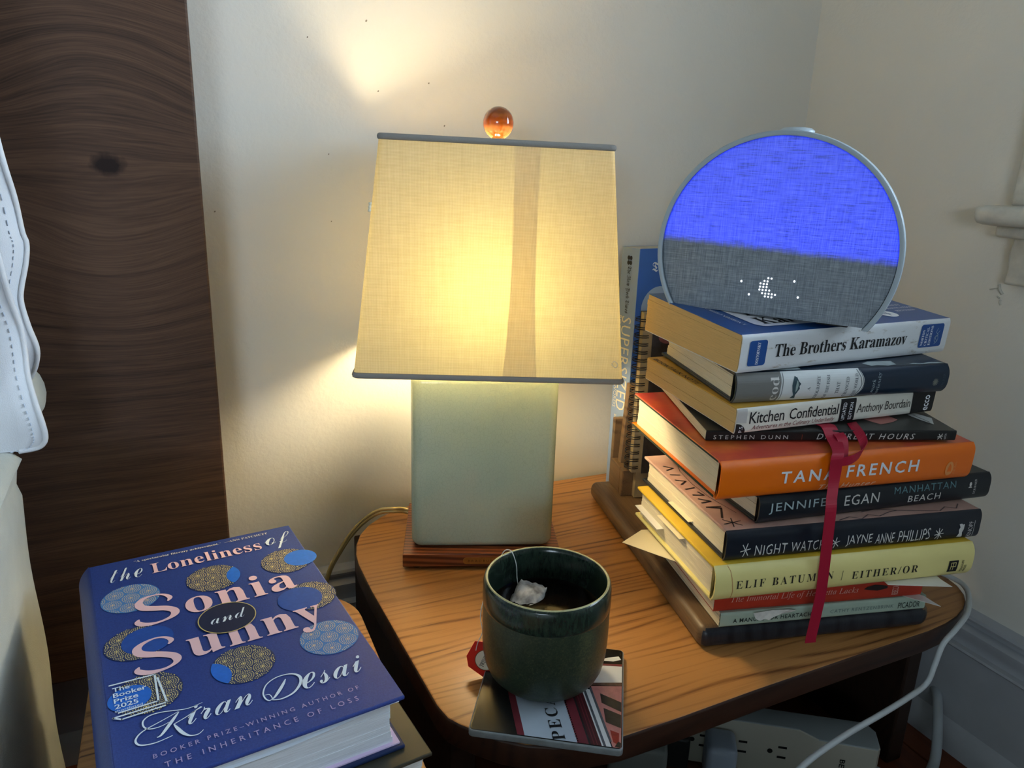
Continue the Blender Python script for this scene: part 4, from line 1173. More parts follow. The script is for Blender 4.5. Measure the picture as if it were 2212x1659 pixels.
# gold dotted circles with eclipses: rosettes of printed dots
m_moon = flat('gold_dot_print', (236, 218, 142), 0.45); m_moonc = flat('tan_dot_print', (226, 200, 148), 0.45); m_mground = flat('moon_ground_print', (40, 52, 96), 0.5); m_mground2 = flat('moon_sky_print', (70, 126, 190), 0.5)
m_bb = flat('bright_blue_print', (34, 106, 206), 0.5, var=0.08, vscale=300); m_mb = flat('mid_blue_print', (36, 78, 160), 0.5, var=0.1, vscale=300)
def moon(cx, cy, m, over=None, r_=19.0, ground=None):
    o = patch(so_.top, disc(cx, cy, r_, 56), tpS, ground or m_mground, 'moon_motif')
    seeds = [(cx, cy)] + [(cx + 12.6 * math.cos(k_ * PI / 3 + 0.35), cy + 12.6 * math.sin(k_ * PI / 3 + 0.35)) for k_ in range(6)] + [(cx + 21.8 * math.cos(k_ * PI / 3 + 0.87), cy + 21.8 * math.sin(k_ * PI / 3 + 0.87)) for k_ in range(6)]
    bm = bmesh.new()
    RMAX = 5.6 if ground else 7.6
    for si, (sx_, sy_) in enumerate(seeds):
        bm.faces.new([bm.verts.new(tpS((sx_ + 0.7 * math.cos(q * PI / 4)) * .001, (sy_ + 0.7 * math.sin(q * PI / 4)) * .001, 0.00042)) for q in range(8)]) if (sx_ - cx) ** 2 + (sy_ - cy) ** 2 < (r_ - 1) ** 2 else None
        rad = 1.35; j = 0
        while rad < RMAX:
            n_ = max(8, int(2 * PI * rad / 1.25))
            dsz = 0.46
            for q in range(n_):
                a_q = 2 * PI * (q + 0.5 * (j % 2)) / n_
                x_, y_ = sx_ + rad * math.cos(a_q), sy_ + rad * math.sin(a_q)
                if (x_ - cx) ** 2 + (y_ - cy) ** 2 > (r_ - 0.35) ** 2: continue
                if over and (x_ - over[0]) ** 2 + (y_ - over[1]) ** 2 < (over[2] - 0.2) ** 2: continue
                if any((x_ - p[0]) ** 2 + (y_ - p[1]) ** 2 < rad * rad - 0.2 for i2, p in enumerate(seeds) if i2 != si): continue
                u_ = Vector((math.cos(a_q), math.sin(a_q))); w_ = Vector((-u_.y, u_.x))
                c0 = Vector((x_, y_))
                bm.faces.new([bm.verts.new(tpS(p.x * .001, p.y * .001, 0.00042)) for p in (c0 + u_ * 0.52, c0 + w_ * dsz, c0 - u_ * 0.40, c0 - w_ * dsz)])
            rad += 1.34; j += 1
    ob = obj('rosette_dots', bm, m, o); ob['kind'] = 'stuff'
    if over:
        ox, oy, orr, mo, full = over
        if full:
            pts_ = disc(ox, oy, orr, 48)
        else:       # lens shared by both circles
            pts_ = [(x, y) for x, y in disc(ox, oy, orr, 96) if (x - cx) ** 2 + (y - cy) ** 2 <= r_ * r_]
            in1 = [(x, y) for x, y in disc(cx, cy, r_, 96) if (x - ox) ** 2 + (y - oy) ** 2 <= orr * orr]
            allp = pts_ + in1
            gx = sum(p[0] for p in allp) / len(allp); gy = sum(p[1] for p in allp) / len(allp)
            pts_ = sorted(allp, key=lambda p: math.atan2(p[1] - gy, p[0] - gx))
        patch(so_.top, pts_, lambda s, t: tpS(s, t, 0.0005), mo, 'eclipse_disc')
    return o
moon(31.4, 188.5, m_moonc, ground=m_mground2); moon(87.2, 189.5, m_moon, (113, 185, 17, m_bb, False)); moon(141.5, 189.5, m_moon, (152.5, 189, 12.5, m_bb, True))
moon(142.5, 132.0, m_moon, (135.5, 131, 15.5, m_mb, True)); moon(139.4, 77.0, m_moonc, ground=m_mground2); moon(84.2, 75.5, m_moon, (61, 71, 15, m_bb, False))
moon(30, 75.0, m_moon, (20.5, 75, 11.5, m_bb, True)); moon(29.5, 130.0, m_moon, (36, 130, 15.5, m_mb, True))
T3 = lambda s, t: tpS(s, t, 0.0007)
T4 = lambda s, t: tpS(s, t, 0.0009)
def cov(body, rect, m, **k): return letter(so_.top, body, rect, k.pop('fn', T3), m, 0, **k)
cov(serif('“A spectacular literary achievement.”'), (38.5, 239.4, 102.5, 243.2), cream, offset=-0.0040); cov(serif('—ANN PATCHETT'), (105, 240.2, 139.6, 243.4), cream, offset=-0.0040)
cov(thin_script('the'), (20.5, 216, 43, 235), icy, offset=-0.0040); cov(serif('Loneliness'), (48.6, 216.6, 130, 232.4), pink, offset=-0.0040); cov(thin_script('of'), (133.4, 211.5, 156, 238), icy, offset=-0.0040)
def zipw(P, W): return [(x, y, w_) for (x, y), w_ in zip(P, W)]
WS = [1.2, 3.4, 2.2, 1.6, 3.0, 5.2, 6.0, 6.0, 5.6, 5.6, 5.2, 3.0, 2.2, 3.6, 4.6, 4.0, 0.8]
brush(so_.top, zipw([(53.5, 172.0), (55.4, 176.3), (51.8, 182.2), (45.5, 184.2), (38.8, 182.4), (35.4, 176.8), (37.3, 170.4), (43.3, 166.6), (51.0, 163.0), (55.6, 157.9), (55.5, 153.1), (51.7, 149.4), (45.2, 147.4), (39.2, 147.6), (34.6, 149.6), (32.4, 153.1), (33.6, 156.6)], WS), T3, pink)
brush(so_.top, zipw([(46.9, 118.6), (49.0, 122.5), (45.9, 127.2), (40.2, 129.2), (33.0, 126.8), (29.0, 122.2), (29.6, 117.0), (34.0, 113.2), (41.4, 109.6), (47.8, 104.7), (49.5, 100.0), (47.6, 96.0), (42.3, 93.4), (35.5, 93.2), (30.0, 95.2), (27.0, 98.6), (28.2, 102.2)], WS), T3, pink)
cov(serif('onia'), (63, 147, 139, 178), pink, spacing=1.06); cov(serif('unny'), (57, 87.5, 144.5, 118), pink, spacing=1.04)
m_and = flat('ink_blue_print', (26, 36, 66), 0.5)
patch(so_.top, disc(85.6, 131, 18.4, 48), T4, m_and, 'title_disc')
stroke(so_.top, [[(85.6 + 18.4 * math.cos(i * PI / 60), 131 + 18.4 * math.sin(i * PI / 60)), (85.6 + 18.4 * math.cos((i + 0.5) * PI / 60), 131 + 18.4 * math.sin((i + 0.5) * PI / 60))] for i in range(0, 120)], 0.7, lambda s, t: tpS(s, t, 0.0011), flat('gold_print', (204, 186, 120), 0.5), 'dotted_ring')
cov(thin_script('and'), (74.5, 126.5, 98.5, 138), icy, fn=lambda s, t: tpS(s, t, 0.0011), offset=-0.0040)
cov(thin_script('iran'), (46.0, 35.5, 81, 50.5), icy, fn=T3, shear=0.12); cov(thin_script('esai'), (109, 33.2, 147.4, 49), icy, fn=T3, shear=0.12)
for pts_ in ([(43.2, 49.1, .5), (40.2, 45.1, 1.7), (36.6, 40.1, 2.0), (32.4, 34.6, 1.4), (30.0, 33.6, .6)],
             [(55.9, 50.7, .4), (47.2, 49.6, .6), (35.5, 53.2, .7), (28.7, 53.6, .8), (25.0, 50.6, .9), (24.8, 45.8, .9), (27.3, 42.4, .8), (32.3, 41.6, .6), (37.5, 43.0, .4)],
             [(42.8, 49.4, .4), (34.6, 46.3, .6), (24.1, 42.3, .8), (20.2, 37.9, 1.0), (20.2, 33.9, 1.1), (22.9, 31.2, .9), (29.3, 29.9, .7), (37.5, 31.2, .5)],
             [(54.9, 47.3, 1.2), (50.0, 45.0, .6), (46.2, 42.8, .6), (39.3, 40.0, .6)], [(39.3, 40.0, .6), (40.6, 35.6, 1.8), (42.6, 30.4, 1.9), (45.6, 26.6, 1.0), (49.6, 25.6, .6), (52.6, 27.7, .4)],
             [(102.7, 48.1, .6), (100.4, 44.4, 1.7), (97.0, 39.8, 2.0), (93.4, 35.6, 1.4), (91.0, 33.8, .6)],
             [(91.2, 33.4, .6), (96.3, 31.8, 1.0), (103.7, 33.8, 1.3), (109.6, 40.3, 1.8), (110.7, 46.8, 1.8), (106.8, 51.4, 1.0), (98.9, 52.4, .8), (91.9, 48.9, .8), (88.2, 42.5, .9), (87.9, 37.0, .9), (89.4, 33.8, .7), (91.4, 34.6, .6), (91.0, 38.6, .5), (88.6, 39.6, .4)]):
    brush(so_.top, pts_, T3, icy)
cov('BOOKER PRIZE–WINNING AUTHOR OF', (26.5, 18.2, 138.5, 21.6), lilac, spacing=1.55); cov('THE INHERITANCE OF LOSS', (31, 8.9, 135, 13.0), lilac, spacing=1.7)
stroke(so_.top, [[(11.2, 91.6), (35.4, 90.2), (34.4, 64), (14, 64)], [(36.5, 86), (38.5, 60.6), (11, 60.8), (15, 57.6), (37, 58)]], 1.15, T4, icy, 'prize_emblem')
for i_, wd in enumerate(('The', 'Booker', 'Prize', '2025')):
    cov(sansb(wd), (12.4, 84.0 - i_ * 5.4, 12.4 + (9, 17.4, 12.6, 12.2)[i_], 88.2 - i_ * 5.4), icy, fn=T4)
cov('shortlisted', (12.2, 64.9, 26.4, 67.0), icy, fn=T4)
# flyleaf sheet bowing between the front cover and the pages, lilac endpaper at the back
bm = bmesh.new()
prev = None
for i in range(15):
    t = i / 14
    y_ = 0.012 + 0.1455 * t
    z_ = 0.0335 - 0.0075 * math.sin(min(1, t * 1.15) * PI) * 0.6 - 0.001
    row = [bm.verts.new((0.006, y_, z_)), bm.verts.new((0.2468, y_, z_))]
    if prev: bm.faces.new((prev[0], prev[1], row[1], row[0]))
    prev = row
o = obj('flyleaf', bm, flat('flyleaf_paper', (224, 232, 242), 0.7), so_.root, True)
md = o.modifiers.new('thickness', 'SOLIDIFY'); md.thickness = 0.0004
obj('endpaper', boxbm(0.004, 0.2475, 0.010, 0.1575, 0.0027, 0.0036), flat('lilac_endpaper', (206, 184, 214), 0.7), so_.root)
m_olive = flat('black_olive_jacket', (52, 50, 40), 0.38, 0.5, var=0.08, vscale=40)
DB = Vector((0.116, 0.352, 0)) - 0.172 * Vector((math.cos(a_), math.sin(a_), 0)) + 0.252 * _ey
dk = book('hardback_book', 'blackish olive hardback lying under the blue hardback on the stool', (DB.x, DB.y, 0.2212), (0, 0, -82.5), 0.252, 0.172, 0.0310, m_olive, back=m_navy, r=0.006, bulge=3, pages=m_pg_white, seed=12, group='books on the stool')
# ------------------------------------------------------------------ sunrise alarm clock on top of the stack
ck = empty('alarm_clock', (0.4275, 0.4538, 0.4857), (0, 0, 0), label='round topped grey fabric alarm clock glowing blue, with a dotted moon, on the stack', cat='clock')
ck.rotation_euler = (R(1.0), R(0.9), R(-52.2))
CR, CZ, CD = 0.0918, 0.0495, 0.062
def arch(rad, n=72, zb=0.0):
    a0 = math.asin((zb - CZ) / rad)
    return [(rad * math.cos(a0 + (PI - 2 * a0) * i / n), CZ + rad * math.sin(a0 + (PI - 2 * a0) * i / n)) for i in range(n + 1)]
FRX = Matrix(((1, 0, 0, 0), (0, 0, -1, 0), (0, 1, 0, 0), (0, 0, 0, 1)))      # (x, z, depth) -> (x, -depth.., z)
m_clk = flat('pale_grey_plastic', (168, 182, 190), 0.35, 0.45)
m_fab, nt, bs = newmat('grey_weave')
v = coords(nt)
fa = noise(nt, coords(nt, (55, 1, 1150)), 1.0, 3, 0.65); fb = noise(nt, coords(nt, (1150, 1, 55)), 1.0, 3, 0.65)
fw = math_(nt, 'ADD', math_(nt, 'MULTIPLY', fa, 0.5), math_(nt, 'MULTIPLY', fb, 0.5))
nt.links.new(ramp(nt, fw, [(0.36, lin((110, 118, 126))), (0.5, lin((138, 147, 155))), (0.66, lin((170, 178, 186)))]), bs.inputs['Base Color'])
bs.inputs['Roughness'].default_value = 0.85; bs.inputs['Specular IOR Level'].default_value = 0.15
bump(nt, bs, fw, 0.4, 0.0006)
# lit upper field: LEDs behind the cloth
tc = nd(nt, 'ShaderNodeTexCoord'); sx = nd(nt, 'ShaderNodeSeparateXYZ'); nt.links.new(tc.outputs['Object'], sx.inputs[0])
wob = math_(nt, 'MULTIPLY', math_(nt, 'SUBTRACT', noise(nt, coords(nt, (400, 1, 30)), 1.0, 2), 0.5), 0.004)
zz_ = math_(nt, 'ADD', math_(nt, 'ADD', sx.outputs[2], math_(nt, 'MULTIPLY', sx.outputs[0], 0.035)), wob)
mr = nd(nt, 'ShaderNodeMapRange'); mr.interpolation_type = 'SMOOTHSTEP'
nt.links.new(zz_, mr.inputs[0]); mr.inputs[1].default_value = 0.0495; mr.inputs[2].default_value = 0.0580; mr.inputs[3].default_value = 0.0; mr.inputs[4].default_value = 1.0
hi_ = nd(nt, 'ShaderNodeMapRange'); nt.links.new(zz_, hi_.inputs[0]); hi_.inputs[1].default_value = 0.06; hi_.inputs[2].default_value = 0.14; hi_.inputs[3].default_value = 1.0; hi_.inputs[4].default_value = 0.72
st_ = math_(nt, 'MULTIPLY', math_(nt, 'MULTIPLY', mr.outputs[0], hi_.outputs[0]), ramp(nt, math_(nt, 'ADD', math_(nt, 'MULTIPLY', fa, 0.85), math_(nt, 'MULTIPLY', fb, 0.15)), [(0.38, (0.5, 0.5, 0.5, 1)), (0.56, (1, 1, 1, 1))]))
bs.inputs['Emission Color'].default_value = (0.004, 0.026, 1.0, 1)
nt.links.new(math_(nt, 'MULTIPLY', st_, 1.12), bs.inputs['Emission Strength'])
# body: tapers towards the back
bm = bmesh.new()
rings = []
for rad, d, zb in ((CR - 0.0016, 0.004, 0.0006), (CR - 0.0016, 0.020, 0.0006), (CR - 0.004, 0.036, 0.001), (CR - 0.010, 0.050, 0.002), (CR - 0.022, 0.060, 0.004), (CR - 0.040, CD, 0.008)):
    rings.append([bm.verts.new((x, d, z)) for x, z in arch(rad, 72, zb)])
for a, b_ in zip(rings, rings[1:]):
    n = len(a)
    for i in range(n):
        bm.faces.new((a[i], a[(i + 1) % n], b_[(i + 1) % n], b_[i]))
bm.faces.new(rings[0][::-1]); bm.faces.new(rings[-1])
obj('clock_body', bm, m_clk, ck, True, 50)
bm = bmesh.new()
fp = arch(CR - 0.0034, 72, 0.0004)
rings = [[bm.verts.new((x * s_, d, CZ + (z - CZ) * s_ if z > 0.002 else z)) for x, z in fp] for s_, d in ((1.0, 0.004), (1.0, 0.0006), (0.994, -0.0004), (0.982, -0.0008), (0.6, -0.0009))]
for a, b_ in zip(rings, rings[1:]):
    n = len(a)
    for i in range(n):
        bm.faces.new((a[i], a[(i + 1) % n], b_[(i + 1) % n], b_[i]))
bm.faces.new(rings[-1])
face = obj('fabric_face', bm, m_fab, ck, True, 50)
bm = bmesh.new()
prof = [(CR - 0.0034, -0.0026), (CR - 0.0022, -0.0034), (CR, -0.0030), (CR + 0.0006, -0.0015), (CR + 0.0006, 0.010), (CR - 0.0016, 0.012), (CR - 0.0034, 0.010)]
rings = [[bm.verts.new((x, d, z)) for x, z in arch(rad, 72, -0.0015)] for rad, d in prof]
for a, b_ in zip(rings, rings[1:] + rings[:1]):
    for i in range(len(a) - 1):
        bm.faces.new((a[i], a[i + 1], b_[i + 1], b_[i]))
bm.faces.new([r_[0] for r_ in rings][::-1]); bm.faces.new([r_[-1] for r_ in rings])
obj('rim', bm, m_clk, ck, True, 50)
obj('top_button', lathe([(0, 0), (0.0128, 0), (0.0128, 0.0022), (0.0105, 0.0038), (0.006, 0.0045), (0, 0.0046)], 32, Matrix.Translation((0.0025, 0.018, CZ + CR - 0.0012))), flat('button_plastic', (182, 196, 204), 0.3), ck, True, 50)
m_led, nt, bs = newmat('white_led')
bs.inputs['Base Color'].default_value = (0.9, 0.92, 1, 1); bs.inputs['Emission Color'].default_value = (0.93, 0.97, 1.0, 1); bs.inputs['Emission Strength'].default_value = 1.6
dots = [(-0.5, 30.6), (2.0, 30.5), (-3.1, 28.1), (-0.7, 28.0), (-5.9, 25.9), (-3.4, 25.7), (-0.9, 25.7), (-5.9, 23.2), (-3.4, 23.3), (-0.9, 23.4), (-6.1, 20.9), (-3.6, 20.8), (-1.1, 20.9), (1.5, 20.9), (-3.7, 18.3), (-1.2, 18.2), (1.4, 18.3), (3.8, 18.2), (6.3, 18.1), (-1.2, 15.9), (1.3, 15.9), (3.9, 15.8)]
bm = bmesh.new()
def led(bm, x, z, r_=0.00078):
    bm.faces.new([bm.verts.new((x + r_ * 0.9 * math.cos(i * PI / 5), -0.0012, z + r_ * math.sin(i * PI / 5))) for i in range(10)])
for x, z in dots: led(bm, x * .001, z * .001)
obj('moon_display', bm, m_led, ck)
for x, z in ((-20.9, 26.0), (-13.7, 16.1), (19.2, 30.2), (23.5, 18.0)):
    bm = bmesh.new(); led(bm, x * .001, z * .001, 0.0009); obj('star_display', bm, m_led, ck)
for fx in (-0.05, 0.05):
    bm = boxbm(fx - 0.012, fx + 0.012, 0.010, 0.045, -0.003, 0.0035, 0.001)
    obj('rubber_foot', bm, flat('rubber', (40, 42, 44), 0.8), ck)

# ------------------------------------------------------------------ mug with tea, tea bag, coaster
MX, MY = 0.2257, 0.4220
mg = empty('mug', (MX, MY, TZ + 0.0063), label='dark green stoneware tumbler mug of black tea with a pale worn rim', cat='mug')
m_glz, nt, bs = newmat('forest_glaze')
v = coords(nt)
fs = noise(nt, v, 700, 3, 0.7); fl_ = noise(nt, coords(nt, (1, 1, 0.25)), 60, 3)
c1_ = ramp(nt, math_(nt, 'ADD', math_(nt, 'MULTIPLY', fs, 0.6), math_(nt, 'MULTIPLY', fl_, 0.4)), [(0.36, lin((28, 41, 32))), (0.52, lin((46, 58, 43))), (0.68, lin((84, 86, 58)))])
nt.links.new(c1_, bs.inputs['Base Color']); bs.inputs['Roughness'].default_value = 0.34; bs.inputs['Specular IOR Level'].default_value = 0.5
bump(nt, bs, fs, 0.15, 0.0004)
m_glz2, nt, bs = newmat('glossy_forest_glaze')
v = coords(nt)
nt.links.new(ramp(nt, noise(nt, coords(nt, (1, 1, 0.3)), 500, 3, 0.7), [(0.36, lin((22, 34, 29))), (0.68, lin((42, 57, 46)))]), bs.inputs['Base Color']); bs.inputs['Roughness'].default_value = 0.2; bs.inputs['Specular IOR Level'].default_value = 0.55
H = 0.0815
prof = [(0, 0.0012), (0.026, 0.0012), (0.0285, 0), (0.0310, 0.0), (0.0325, 0.0012), (0.0372, 0.0040), (0.0412, 0.0085), (0.0440, 0.0150), (0.0456, 0.0235), (0.0463, 0.0340), (0.0464, 0.048), (0.0462, 0.0600), (0.0461, 0.0625)]
obj('mug_body', lathe(prof, 96), m_glz, mg, True, 60)
prof = [(0.0461, 0.0625), (0.0466, 0.0640), (0.0467, 0.0690), (0.0465, 0.0760), (0.0461, 0.0795), (0.0455, 0.0808), (0.0449, 0.0813)]
obj('glaze_band', lathe(prof, 96), m_glz2, mg, True, 60)
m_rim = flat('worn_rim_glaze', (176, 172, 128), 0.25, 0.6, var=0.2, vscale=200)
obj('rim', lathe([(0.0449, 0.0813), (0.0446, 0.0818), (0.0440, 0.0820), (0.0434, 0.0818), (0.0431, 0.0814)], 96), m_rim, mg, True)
obj('inner_wall', lathe([(0.0431, 0.0814), (0.0423, 0.0803), (0.0416, 0.0775), (0.0414, 0.060), (0.0410, 0.030), (0.0395, 0.016), (0.034, 0.009), (0.02, 0.006), (0, 0.006)], 96), m_glz2, mg, True, 60)
m_tea, nt, bs = newmat('black_tea')
bs.inputs['Base Color'].default_value = lin((12, 7, 4)); bs.inputs['Roughness'].default_value = 0.08; bs.inputs['IOR'].default_value = 1.33; bs.inputs['Specular IOR Level'].default_value = 0.25
obj('tea', lathe([(0, 0.0555), (0.038, 0.0555), (0.0402, 0.0557), (0.04135, 0.0563), (0.0410, 0.050), (0, 0.050)], 72), m_tea, mg, True, 60)

tb = empty('tea_bag', (MX, MY, TZ + 0.0063 + 0.0555), label='white tea bag floating in the green mug, its string leading to a red paper tag', cat='tea bag')
def tl(p): return Vector(p) - tb.location
m_bag, nt, bs = newmat('tea_paper')
v = coords(nt)
nt.links.new(ramp(nt, noise(nt, v, 120, 4), [(0.35, lin((112, 110, 106))), (0.65, lin((196, 194, 190)))]), bs.inputs['Base Color']); bs.inputs['Roughness'].default_value = 0.7
bs.inputs['Subsurface Weight'].default_value = 0.2; bs.inputs['Subsurface Radius'].default_value = (0.002, 0.002, 0.002)
bm = bmesh.new()
c00, c10, c11, c01 = Vector((0.2010, 0.4355, 0.2778)), Vector((0.2150, 0.4245, 0.2773)), Vector((0.2365, 0.4425, 0.2842)), Vector((0.2200, 0.4550, 0.2888))
rows = []
for j in range(10):
    row = []
    for i in range(10):
        s, t = i / 9, j / 9
        p = c00.lerp(c10, s).lerp(c01.lerp(c11, s), t)
        p.z += 0.0030 * math.sin(s * PI) * math.sin(t * PI) + 0.0026 * mnoise.noise(Vector((s * 6, t * 6, 3)))
        row.append(bm.verts.new(tl(p)))
    rows.append(row)
for a, b_ in zip(rows, rows[1:]):
    for i in range(9):
        bm.faces.new((a[i], a[i + 1], b_[i + 1], b_[i]))
o = obj('bag', bm, m_bag, tb, True)
md = o.modifiers.new('thickness', 'SOLIDIFY'); md.thickness = 0.003; md.offset = -1
m_str = flat('cotton_string', (222, 222, 214), 0.8)
d0 = Vector((MX, MY, 0)).normalized(); lf = Vector((-d0.y, d0.x, 0))
def on_rim(ang, r_, z):      # ang measured from the direction away from the viewer, turning left
    d_ = d0 * math.cos(ang) + lf * math.sin(ang)
    return Vector((MX, MY, 0)) + d_ * r_ + Vector((0, 0, z))
ZB = TZ + 0.0063
A1 = R(42)
pts = [on_rim(A1 + 0.06, 0.028, ZB + 0.0545), on_rim(A1, 0.0345, ZB + 0.062), on_rim(A1 - 0.05, 0.0385, ZB + 0.072), on_rim(A1, 0.0410, ZB + 0.0815), on_rim(A1 + 0.04, 0.0436, ZB + 0.0840), on_rim(A1 + 0.10, 0.0470, ZB + 0.0815),
       on_rim(A1 + 0.25, 0.0485, ZB + 0.070), on_rim(A1 + 0.50, 0.0490, ZB + 0.055), on_rim(A1 + 0.72, 0.0490, ZB + 0.042), Vector((0.1850, 0.4443, 0.2600)), Vector((0.1820, 0.4450, 0.2515)), Vector((0.1805, 0.4455, 0.2440))]
obj('string', tube([tl(p) for p in pts], 0.00035, 6, 6), m_str, tb, True)
# hexagonal tag leaning against the mug
T0 = Vector((0.1873, 0.4428, 0.2380)) - d0 * 0.001
def tagpt(s, t, off=0.0):        # s to the right (mm), t up (mm)
    return tl(T0 - lf * s * 0.001 + Vector((0, 0, 1)) * t * 0.001 - d0 * (0.0003 + off) + d0 * t * 0.00012)
outline = [(-8.2, 13.2), (3.5, 13.0), (10.5, 4.5), (11.5, -8.5), (6, -15.0), (-0.6, -15.4), (-12.6, -7.4), (-14.2, 0.8)]
bm = bmesh.new()
f_ = [bm.verts.new(tagpt(s, t)) for s, t in outline]; g_ = [bm.verts.new(tagpt(s, t, -0.0005)) for s, t in outline]
bm.faces.new(f_); bm.faces.new(g_[::-1])
for i in range(len(f_)): bm.faces.new((f_[i], f_[(i + 1) % len(f_)], g_[(i + 1) % len(f_)], g_[i]))
tg = obj('tag', bm, flat('red_tag_paper', (222, 36, 22), 0.45), tb)
tf = lambda h: (lambda s, t: tagpt(s * 1000, t * 1000, h))
patch(tg, disc(0.5, -1.2, 8.0, 36), tf(0.0002), flat('tag_cream_print', (246, 238, 214), 0.5), 'tag_circle')
stroke(tg, [[(0.5 + 8.1 * math.cos(i * PI / 24), -1.2 + 8.1 * math.sin(i * PI / 24)) for i in range(49)]], 0.5, tf(0.0003), flat('tag_gold_print', (120, 84, 40), 0.5))
def tagtxt(body, cx, cy, lx, h, ang, m, off):
    V, F, (x0, x1, y0, y1) = glyphs(body, -0.003, 1.0)
    ca, sa = math.cos(ang), math.sin(ang)
    co = []
    for x, y in V:
        u = ((x - x0) / (x1 - x0) - 0.5) * lx; v_ = ((y - y0) / (y1 - y0) - 0.5) * h
        co.append(tagpt(cx + u * ca - v_ * sa, cy + u * sa + v_ * ca, off))
    me = bpy.data.meshes.new('lettering'); me.from_pydata(co, [], F); me.materials.append(m)
    return link(bpy.data.objects.new('lettering', me), tg)
tagtxt(serif('TWININGS'), -0.4, -0.6, 12.6, 3.4, R(68), m_black_ink, 0.0004)
tagtxt('OF LONDON', 4.0, -1.6, 7, 1.2, R(68), m_black_ink, 0.0004)

# photo-print coaster hanging a little over the front of the table
co_ = empty('coaster', (0.15255, 0.3880, TZ + 0.0002), (0, 0, R(-32.47)), label='glossy square photo coaster with part of a shop sign, under the green mug', cat='coaster')
m_cedge = flat('coaster_side', (132, 138, 140), 0.35, var=0.15, vscale=150)
m_cblk = flat('gloss_black', (22, 22, 22), 0.22, 0.5)
obj('tile', prism(rrect(0, 0.104, 0, 0.1085, 0.0035, 5), 0, 0.0058, 0.0012, 3), m_cedge, co_, True, 50)
cf = lambda h: (lambda s, t: (s, t, 0.0058 + h))
SK = lambda pts: pts
obj('print_layer', prism(rrect(0.0008, 0.1032, 0.0008, 0.1077, 0.003, 5), 0.0050, 0.0059, 0.0004, 2), m_cblk, co_, True, 50)
def q4(x0, x1, y0, y1, m, h=0.0003, k_=-0.31):
    return patch(co_, [(x0 + k_ * y0, y0), (x1 + k_ * y0, y0), (x1 + k_ * y1, y1), (x0 + k_ * y1, y1)], cf(h), m)
m_mar = flat('maroon_print', (112, 46, 54), 0.3, var=0.12, vscale=90); m_dmar = flat('dark_maroon_print', (70, 30, 34), 0.3); m_sign = flat('sign_blue_print', (178, 190, 202), 0.3, var=0.05, vscale=40)
m_rose = flat('dusty_rose_print', (196, 128, 122), 0.3, var=0.15, vscale=120); m_slate = flat('slate_print', (86, 92, 100), 0.3, var=0.3, vscale=160); m_dgl = flat('window_dark_print', (38, 40, 40), 0.3, var=0.4, vscale=260); m_pw = flat('photo_white_print', (216, 218, 218), 0.3, var=0.05)
q4(34.0, 39.0, 1.5, 60, m_mar); q4(39.0, 74.5, 1.5, 62, m_sign)
bm = bmesh.new()
for i in range(26):
    y0 = 1.5 + i * 2.1
    for (dx0, dx1) in ((74.2, 76.0),):
        vs = [bm.verts.new(((dx0 - 0.31 * y0) * .001, y0 * .001, 0.0062)), bm.verts.new(((dx1 - 0.31 * y0) * .001, (y0 + 0.1) * .001, 0.0062)), bm.verts.new(((dx0 - 0.31 * (y0 + 1.4)) * .001, (y0 + 1.4) * .001, 0.0062))]
        bm.faces.new(vs)
obj('serrated_edge', bm, m_mar, co_)
q4(75.4, 82.0, 1.5, 60, m_mar); q4(82.0, 83.4, 1.5, 60, m_dgl); q4(83.4, 90.5, 1.5, 60, m_dmar)
for k_ in (85.2, 87.4): q4(k_, k_ + 0.7, 1.5, 60, m_mar, 0.0004)
q4(90.5, 96.8, 1.5, 56, m_pw)
patch(co_, [(97.2, 1.5), (102.6, 1.5), (102.6, 64), (80, 60)], cf(0.0003), m_rose)
patch(co_, [(92, 24), (102.4, 20), (102.4, 33), (90, 38)], cf(0.0004), m_dgl); patch(co_, [(88.5, 43), (102.4, 36), (102.4, 46), (87, 53)], cf(0.0004), m_dgl)
patch(co_, [(97.4, 6), (101.0, 4), (101.2, 15), (95, 17)], cf(0.0004), flat('scarlet_print', (150, 40, 34), 0.3, var=0.3, vscale=200)); patch(co_, [(98.4, 2), (102.4, 1.6), (102.5, 6), (100.6, 7)], cf(0.0005), m_dgl)
q4(96.8, 98.4, 6, 58, m_slate, 0.0005); q4(91.6, 93.4, 1.5, 56, m_slate, 0.0004)
patch(co_, [(62, 60), (102.6, 66), (102.6, 88), (52, 80)], cf(0.0005), m_pw); patch(co_, [(80, 60.5), (102.6, 63.8), (102.6, 67.6), (80, 63.2)], cf(0.0006), flat('garland_print', (86, 62, 54), 0.3, var=0.4, vscale=250))
patch(co_, [(60, 82), (102.6, 86.5), (102.6, 89), (60, 84)], cf(0.0006), m_mar); patch(co_, [(84, 91), (96, 92), (102, 95), (100, 99), (92, 96)], cf(0.0003), m_pw)
V, F, (x0, x1, y0, y1) = glyphs(serif('PECAN'), -0.003, 1.25)
cp_ = []
for x, y in V:
    u, v_ = (x - x0) / (x1 - x0), (y - y0) / (y1 - y0)
    t = 2.6 + u * 52; s = 67.0 - 0.31 * t - v_ * 8.4
    cp_.append((s * .001, (t + v_ * -2.4) * .001, 0.0064))
me = bpy.data.meshes.new('lettering'); me.from_pydata(cp_, [], F); me.materials.append(m_black_ink); link(bpy.data.objects.new('lettering', me), co_)

